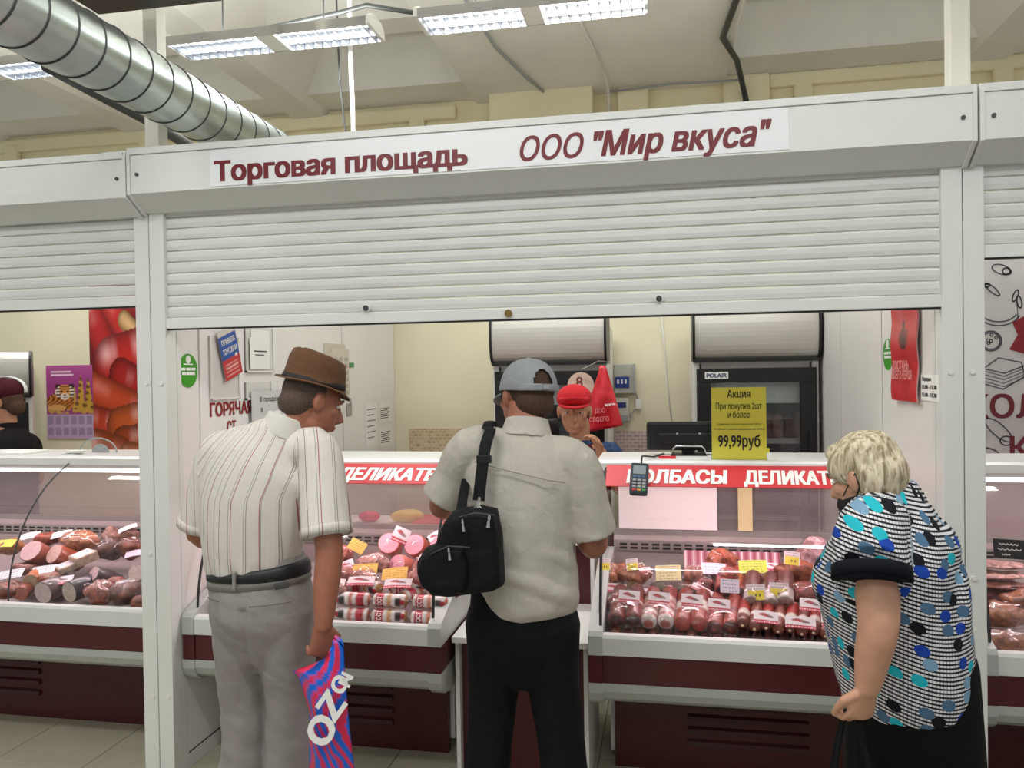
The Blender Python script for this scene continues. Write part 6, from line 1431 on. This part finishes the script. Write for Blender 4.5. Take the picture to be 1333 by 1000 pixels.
for k in range(46):       # tufts that break the outline
    an = rnd.uniform(-2.6, 2.6); zz = rnd.uniform(-.07, .10); rx = .088*math.sqrt(max(.1, 1-((zz-.03)/.12)**2)); x = rx*math.sin(an); y = -.03-.092*math.cos(an)*math.sqrt(max(.1, 1-((zz-.03)/.12)**2))
    if y > .03 and zz < .05: continue
    b.tube([P3(x*.8, y*.8, zz*.85+.012), P3(x*.94, y*.94, zz*.85-.012), P3(x*.95, y*.95, zz*.85-.042)], [.013, .010, .003], 8, dome=True)
put('hair', solid(b, .005, 2, 'hair', lambda co: .0035*nz(co, (60, 60, 18), 4)), HB, h3)
mk = thing('face_mask', 'black face mask worn by the blond woman, pulled to the chin', 'mask', P3(0, .06, -.08))
put('mask_cloth', solid(B().ell(P3(0, .052, -.068), (.054, .053, .038), R3).ell(P3(0, .03, -.062), (.062, .053, .031), R3), .004, 3, 'mask_cloth'), mat('mask_black', '#17171a', .8), mk)
for k in (-1, 1): put('ear_loop', B().tube([P3(k*.064, .05, -.04), P3(k*.078, .02, -.02), P3(k*.088, -.022, .012), P3(k*.086, -.02, -.03), P3(k*.066, .04, -.08)], .0018, 6), BLACKP, mk, smooth=True)
# blouse
b = B()
limb(b, [(.605, Y2, .845), (.60, Y2, .88), (.585, Y2, 1.0), (.565, Y2, 1.12), (.580, Y2, 1.22), (.582, Y2, 1.30), (.575, Y2, 1.345)], [(.158, .19), (.166, .195), (.172, .20), (.170, .205), (.140, .195), (.10, .13), (.064, .066)], side=(1, 0, 0), n=32)
b.ell((.48, Y2+.01, 1.11), (.10, .15, .10)); b.ell((.655, Y2, 1.22), (.075, .15, .085)); b.ell((.69, Y2+.0, .845), (.075, .15, .06)); b.ell((.70, Y2-.0, 1.08), (.045, .15, .16))
limb(b, [V3(.56, Y2-.04, 1.29), sh_+V3(0, .02, .0), (sh_+el_)/2+V3(-.01, 0, .02), el_+V3(-.012, .01, .10)], [.075, .082, .086, .088], dome=False); limb(b, [V3(.56, Y2+.04, 1.27), shF, shF.lerp(elF, .45), shF.lerp(elF, .55)], [.07, .08, .082, .08])
def fold4(co): return .0045*nz(co, (8, 8, 4), 1)+.003*nz(co, (20, 20, 9), 5)+.006*np.clip((.95-co[:, 2])/.2, 0, 1)*np.sin(co[:, 1]*34+co[:, 0]*20)
bm_ = solid(b, .006, 6, 'blouse', fold4)
def uv3(co):
    dl, tl = seg_d(co, sh_+V3(-.005, 0, .04), el_+V3(-.012, 0, .1)); sl = (dl < .097) & (co[:, 1] < Y2-.12) & (co[:, 2] > 1.10) & (co[:, 0] < .60)
    an = np.arctan2(co[:, 1]-Y2, co[:, 0]-.585); u = an*.19; u = np.where(sl, co[:, 0]+.35, u); v = np.where(sl, co[:, 2]+.37+.25*(co[:, 0]-.5), co[:, 2]+.10*(co[:, 0]-.6)+.02*np.sin(co[:, 0]*12)); return np.stack([u, v, sl*1.0], 1)
set_uv(bm_, uv3)
m, t_, bs = nt('spotted_check_cloth'); N = t_.nodes; Lk = t_.links
at_ = N.new('ShaderNodeAttribute'); at_.attribute_name = 'cloth_uv'; sx_ = N.new('ShaderNodeSeparateXYZ'); Lk.new(at_.outputs['Vector'], sx_.inputs[0])
def mth(op, a, c_=None, d_=None):
    q = N.new('ShaderNodeMath'); q.operation = op
    for i, v in enumerate((a, c_, d_)):
        if v is None: continue
        if isinstance(v, (int, float)): q.inputs[i].default_value = v
        else: Lk.new(v, q.inputs[i])
    return q.outputs[0]
hz_ = mth('LESS_THAN', mth('MODULO', mth('ADD', sx_.outputs['Y'], 5), .0098), .0046); vt = mth('LESS_THAN', mth('MODULO', mth('ADD', sx_.outputs['X'], 5), .0085), .0022)
chk = mth('MAXIMUM', hz_, mth('MULTIPLY', vt, .55))
mx = N.new('ShaderNodeMix'); mx.data_type = 'RGBA'; mx.inputs['A'].default_value = (*lin('#e9e7ea'), 1); mx.inputs['B'].default_value = (*lin('#25262c'), 1); Lk.new(chk, mx.inputs['Factor'])
vo = N.new('ShaderNodeTexVoronoi'); vo.voronoi_dimensions = '2D'; vo.inputs['Scale'].default_value = 21; vo.inputs['Randomness'].default_value = .75
mp = N.new('ShaderNodeMapping'); mp.inputs['Scale'].default_value = (.92, 1.12, 1); Lk.new(at_.outputs['Vector'], mp.inputs['Vector']); Lk.new(mp.outputs[0], vo.inputs['Vector'])
sc_ = N.new('ShaderNodeSeparateColor'); Lk.new(vo.outputs['Color'], sc_.inputs[0])
dot = mth('MULTIPLY', mth('LESS_THAN', vo.outputs['Distance'], .34), mth('LESS_THAN', sc_.outputs['Green'], .8))
rp = N.new('ShaderNodeValToRGB'); rp.color_ramp.interpolation = 'CONSTANT'; cr = rp.color_ramp
for i, (ps, cc) in enumerate(((0, '#15181f'), (.22, '#29b8c8'), (.42, '#1f46a8'), (.62, '#4f6f8e'), (.84, '#7fa3bf'))):
    e_ = cr.elements[i] if i < 2 else cr.elements.new(ps); e_.position = ps; e_.color = (*lin(cc), 1)
Lk.new(sc_.outputs['Red'], rp.inputs['Fac'])
m2 = N.new('ShaderNodeMix'); m2.data_type = 'RGBA'; Lk.new(dot, m2.inputs['Factor']); Lk.new(mx.outputs['Result'], m2.inputs['A']); Lk.new(rp.outputs['Color'], m2.inputs['B']); Lk.new(m2.outputs['Result'], bs.inputs['Base Color']); bs.inputs['Roughness'].default_value = .8; bs.inputs['Specular IOR Level'].default_value = .2
BLOUSE = m; bl = put('blouse', bm_, BLOUSE, h3)
NV = cloth_mat('navy_cuff', '#0d111b', .8); ce = el_+V3(-.012, .01, .105); d = (el_-sh_).normalized()
put('cuff', B().tube([ce-d*.020, ce-d*.018, ce+d*.012, ce+d*.014, ce+d*.005], [.086, .0885, .0895, .086, .06], 32), NV, bl, smooth=True)
cm = solid(B().tube([(.582, Y2, 1.325), (.577, Y2, 1.345), (.569, Y2, 1.362)], [(.080, .083), (.072, .075), (.066, .068)], 28, side=(1, 0, 0)), .005, 3, 'collar'); set_uv(cm, uv3); put('collar', cm, BLOUSE, bl)
b = B(); limb(b, [(.615, Y2, .92), (.62, Y2, .72), (.625, Y2, .5), (.63, Y2, .25)], [(.158, .18), (.165, .185), (.17, .185), (.175, .19)], side=(1, 0, 0), n=30)
put('skirt', solid(b, .008, 5, 'skirt', lambda co: .006*np.sin(np.arctan2(co[:, 1]-Y2, co[:, 0]-.62)*14)*np.clip((.8-co[:, 2])*2, 0, 1)), cloth_mat('black_skirt_cloth', '#0a0a0c', .9), h3); shoes(h3, ((.64, Y2-.085, 0), (.64, Y2+.085, 0)), (-.8, .5, 0))
# her bag
hp = wr_+V3(-.03, .045, -.078)
wb = thing('handbag', 'black handbag with thin handles hanging from the woman\'s hand', 'bag', (hp.x, hp.y, .28))
for k in (-1, 1): put('handle', B().tube(smooth_curve([(hp.x-.06, hp.y+k*.03, .56), (hp.x-.045, hp.y+k*.02, .68), (hp.x, hp.y, hp.z+.012), (hp.x+.05, hp.y+k*.02, .68), (hp.x+.07, hp.y+k*.03, .56)], 5), .006, 8), BN, wb, smooth=True)
b = B(); limb(b, [(hp.x, hp.y, .30), (hp.x, hp.y, .42), (hp.x, hp.y, .55)], [(.14, .06), (.14, .06), (.11, .025)], side=(1, 0, 0), n=24); put('bag_body', solid(b, .008, 4, 'bag_body'), BN, wb)

# ---- seller behind the middle man
X3, Y3 = -.45, 4.26
h4 = thing('person', 'seller in red cap and dark red vest standing behind the counter', 'person', (X3, Y3, 0))
hc = V3(-.475, Y3, 1.475); hf = V3(.08, -1, -.12); hu = V3(0, 0, 1)
b = B(); P4, R4 = head(b, hc, hf, hu, 1.06)
shA, elA, wrA = V3(-.29, Y3, 1.25), V3(-.235, Y3-.03, 1.07), V3(-.33, Y3-.12, 1.27)
shB, elB, wrB = V3(-.62, Y3, 1.23), V3(-.66, Y3-.04, .98), V3(-.58, Y3-.22, .95)
limb(b, [(X3, Y3+.02, 1.22), (X3, Y3+.015, 1.29), (X3, Y3+.01, 1.40)], [.06, .055, .055])
limb(b, [(X3, Y3, .80), (X3, Y3, .95), (X3, Y3, 1.12), (X3, Y3, 1.24)], [(.16, .12), (.14, .11), (.15, .11), (.11, .07)], side=(1, 0, 0))
limb(b, [shA, (shA+elA)/2, elA, (elA+wrA)/2, wrA], [.05, .046, .042, .038, .027]); limb(b, [shB, (shB+elB)/2, elB, (elB+wrB)/2, wrB], [.05, .046, .042, .038, .027])
hand(b, wrA, (-.35, -.3, .9), (-.6, -.5, -.3), (0, -1, 0), .6, s=.9); hand(b, wrB, (.2, -.9, -.1), (0, 0, -1), (1, 0, 0), .5, s=.9)
for hx in (-.53, -.37):
    limb(b, [(hx, Y3, .8), (hx, Y3, .62), (hx, Y3, .42), (hx, Y3, .1)], [.085, .075, .055, .036]); shoe(b, (hx, Y3, 0), (0, -1, 0))
put('body', solid(b, .0055, 3), SKIN, h4); eyes(h4, P4, R4, 1.06)
put('hair', solid(B().ell(P4(0, -.028, .03), (.085, .092, .092), R4).ell(P4(0, -.05, -.03), (.082, .058, .07), R4), .006, 3, 'hair'), mat('dark_brown_hair', '#3a241c', .8, var=.3, scale=150, bump=.5, bscale=250), h4)
b = B(); limb(b, [(X3, Y3, .78), (X3, Y3, .95), (X3, Y3, 1.12), (X3, Y3+.005, 1.22), (X3, Y3+.01, 1.275)], [(.175, .135), (.155, .125), (.165, .125), (.14, .09), (.07, .065)], side=(1, 0, 0), n=26)
limb(b, [(-.36, Y3, 1.22), shA, (shA+elA)/2], [.06, .062, .066]); limb(b, [(-.54, Y3, 1.21), shB, (shB+elB)/2], [.06, .062, .066])
put('blouse', solid(b, .007, 5, 'blouse', fold4), mat('navy_print_cloth', '#24406a', .8, var=.7, scale=60), h4)
b = B(); limb(b, [(X3, Y3, .74), (X3, Y3, .95), (X3, Y3, 1.12), (X3, Y3+.005, 1.215)], [(.185, .148), (.165, .137), (.165, .136), (.115, .10)], side=(1, 0, 0), n=26)
vt_ = put('vest', solid(b, .007, 5, 'vest'), cloth_mat('maroon_vest_cloth', '#5e1a22', .8), h4)
for k in (-1, 1): put('white_piping', B().tube([(X3+k*.05, Y3-.115, 1.24), (X3+k*.085, Y3-.130, 1.16), (X3+k*.12, Y3-.125, 1.05), (X3+k*.125, Y3-.13, .9)], .005, 6), WHITET, vt_, smooth=True)
b = B(); limb(b, [(X3, Y3, .84), (X3, Y3, .6), (X3, Y3, .3)], [(.17, .13), (.175, .14), (.18, .15)], side=(1, 0, 0), n=24); put('skirt', solid(b, .01, 4, 'skirt'), cloth_mat('dark_skirt_cloth', '#26262b', .9), h4); shoes(h4, ((-.53, Y3, 0), (-.37, Y3, 0)), (0, -1, 0))
rc = thing('uniform_cap', 'red peaked cap worn by the seller behind the counter', 'cap', P4(0, 0, .07)); RC = cloth_mat('red_cap_cloth', '#c51f2a', .7)
b = B()
b.ell(P4(0, -.012, .062), (.096, .106, .075), R4); b.tube([P4(.07, .055, .052), P4(.04, .095, .062), P4(0, .108, .066), P4(-.04, .095, .062), P4(-.07, .055, .052)], [(.024, .010)]*5, 12, side=tuple(R4 @ V3(0, .4, 1)), dome=True)
put('cap_crown', solid(b, .005, 3, 'cap_crown'), RC, rc)
put('cap_visor', B().prism([(.08*math.cos(a_), .05+.085*math.sin(a_)) for a_ in np.linspace(0, math.pi, 16)], 'z', -.003, .003).mesh('cap_visor', M=frame(P4(0, .02, .048), R4 @ V3(1, 0, 0), R4 @ V3(0, 1, -.1))), RC, rc)

# ---- seller in the left stall (edge of the picture)
Y4 = 4.25; X4 = atY(0, 520, Y4).x
h5 = thing('person', 'seller in maroon cap with white stripe in the left stall, cut by the picture edge', 'person', (X4, Y4, 0))
hc = V3(X4+.03, Y4, 1.555); hf = V3(-.9, -.3, -.15); hu = V3(0, 0, 1)
b = B(); P5, R5 = head(b, hc, hf, hu, 1)
limb(b, [(X4+.06, Y4, 1.33), (X4+.05, Y4, 1.40), (X4+.04, Y4, 1.48)], [.06, .056, .056]); limb(b, [(X4+.02, Y4, .85), (X4+.02, Y4, 1.1), (X4+.04, Y4, 1.3)], [(.15, .14), (.15, .14), (.12, .12)], side=(1, 0, 0))
for k in (-1, 1):
    s_, e_, w_ = V3(X4+.05, Y4+k*.17, 1.29), V3(X4+.06, Y4+k*.21, 1.05), V3(X4-.12, Y4+k*.18, 1.0)
    limb(b, [s_, (s_+e_)/2, e_, (e_+w_)/2, w_], [.05, .046, .042, .038, .027]); hand(b, w_, (-1, 0, -.1), (0, 0, -1), (0, -k, 0), .4, s=.9)
    limb(b, [(X4+.02, Y4+k*.08, .85), (X4+.02, Y4+k*.08, .6), (X4+.02, Y4+k*.08, .1)], [.085, .07, .036]); shoe(b, (X4+.02, Y4+k*.08, 0), (-1, 0, 0))
put('body', solid(b, .0065, 3), SKIN, h5); eyes(h5, P5, R5)
put('hair', solid(B().ell(P5(0, -.02, .02), (.084, .09, .09), R5).ell(P5(0, -.06, -.04), (.07, .05, .06), R5), .006, 3, 'hair'), mat('brown_hair_short', '#54392b', .8, var=.3, scale=150), h5)
b = B(); limb(b, [(X4+.02, Y4, .8), (X4+.02, Y4, 1.05), (X4+.06, Y4, 1.24), (X4+.055, Y4, 1.34), (X4+.05, Y4, 1.385)], [(.17, .19), (.17, .19), (.15, .19), (.11, .13), (.066, .066)], side=(1, 0, 0), n=26)
for k in (-1, 1): limb(b, [(X4+.05, Y4+k*.1, 1.28), (X4+.05, Y4+k*.17, 1.28), (X4+.058, Y4+k*.2, 1.14)], [.06, .062, .062])
v5 = put('vest', solid(b, .007, 5, 'vest', fold4), cloth_mat('black_vest_cloth', '#1a1618', .85), h5)
put('white_piping', B().tube([(X4-.06, Y4-.10, 1.33), (X4+.0, Y4-.16, 1.31), (X4+.06, Y4-.235, 1.27), (X4+.12, Y4-.22, 1.16)], .004, 6), WHITET, v5, smooth=True)
c5 = thing('maroon_cap', 'maroon and white striped cap on the left stall seller', 'cap', P5(0, 0, .06)); MC = cloth_mat('maroon_cap_cloth', '#4a1620', .8)
put('cap_crown', solid(B().ell(P5(0, -.01, .058), (.096, .108, .085), R5), .006, 2, 'cap_crown'), MC, c5)
put('white_stripe', B().tube([P5(.02+.099*math.sin(a_)*.0-.0+.0, -.015-.113*math.cos(a_)*1.0, .058+.09*math.sin(a_)) for a_ in np.linspace(-.3, 2.2, 14)], [(.024, .003)]*14, 8, side=tuple(R5 @ V3(1, 0, 0))), WHITET, c5, smooth=True)
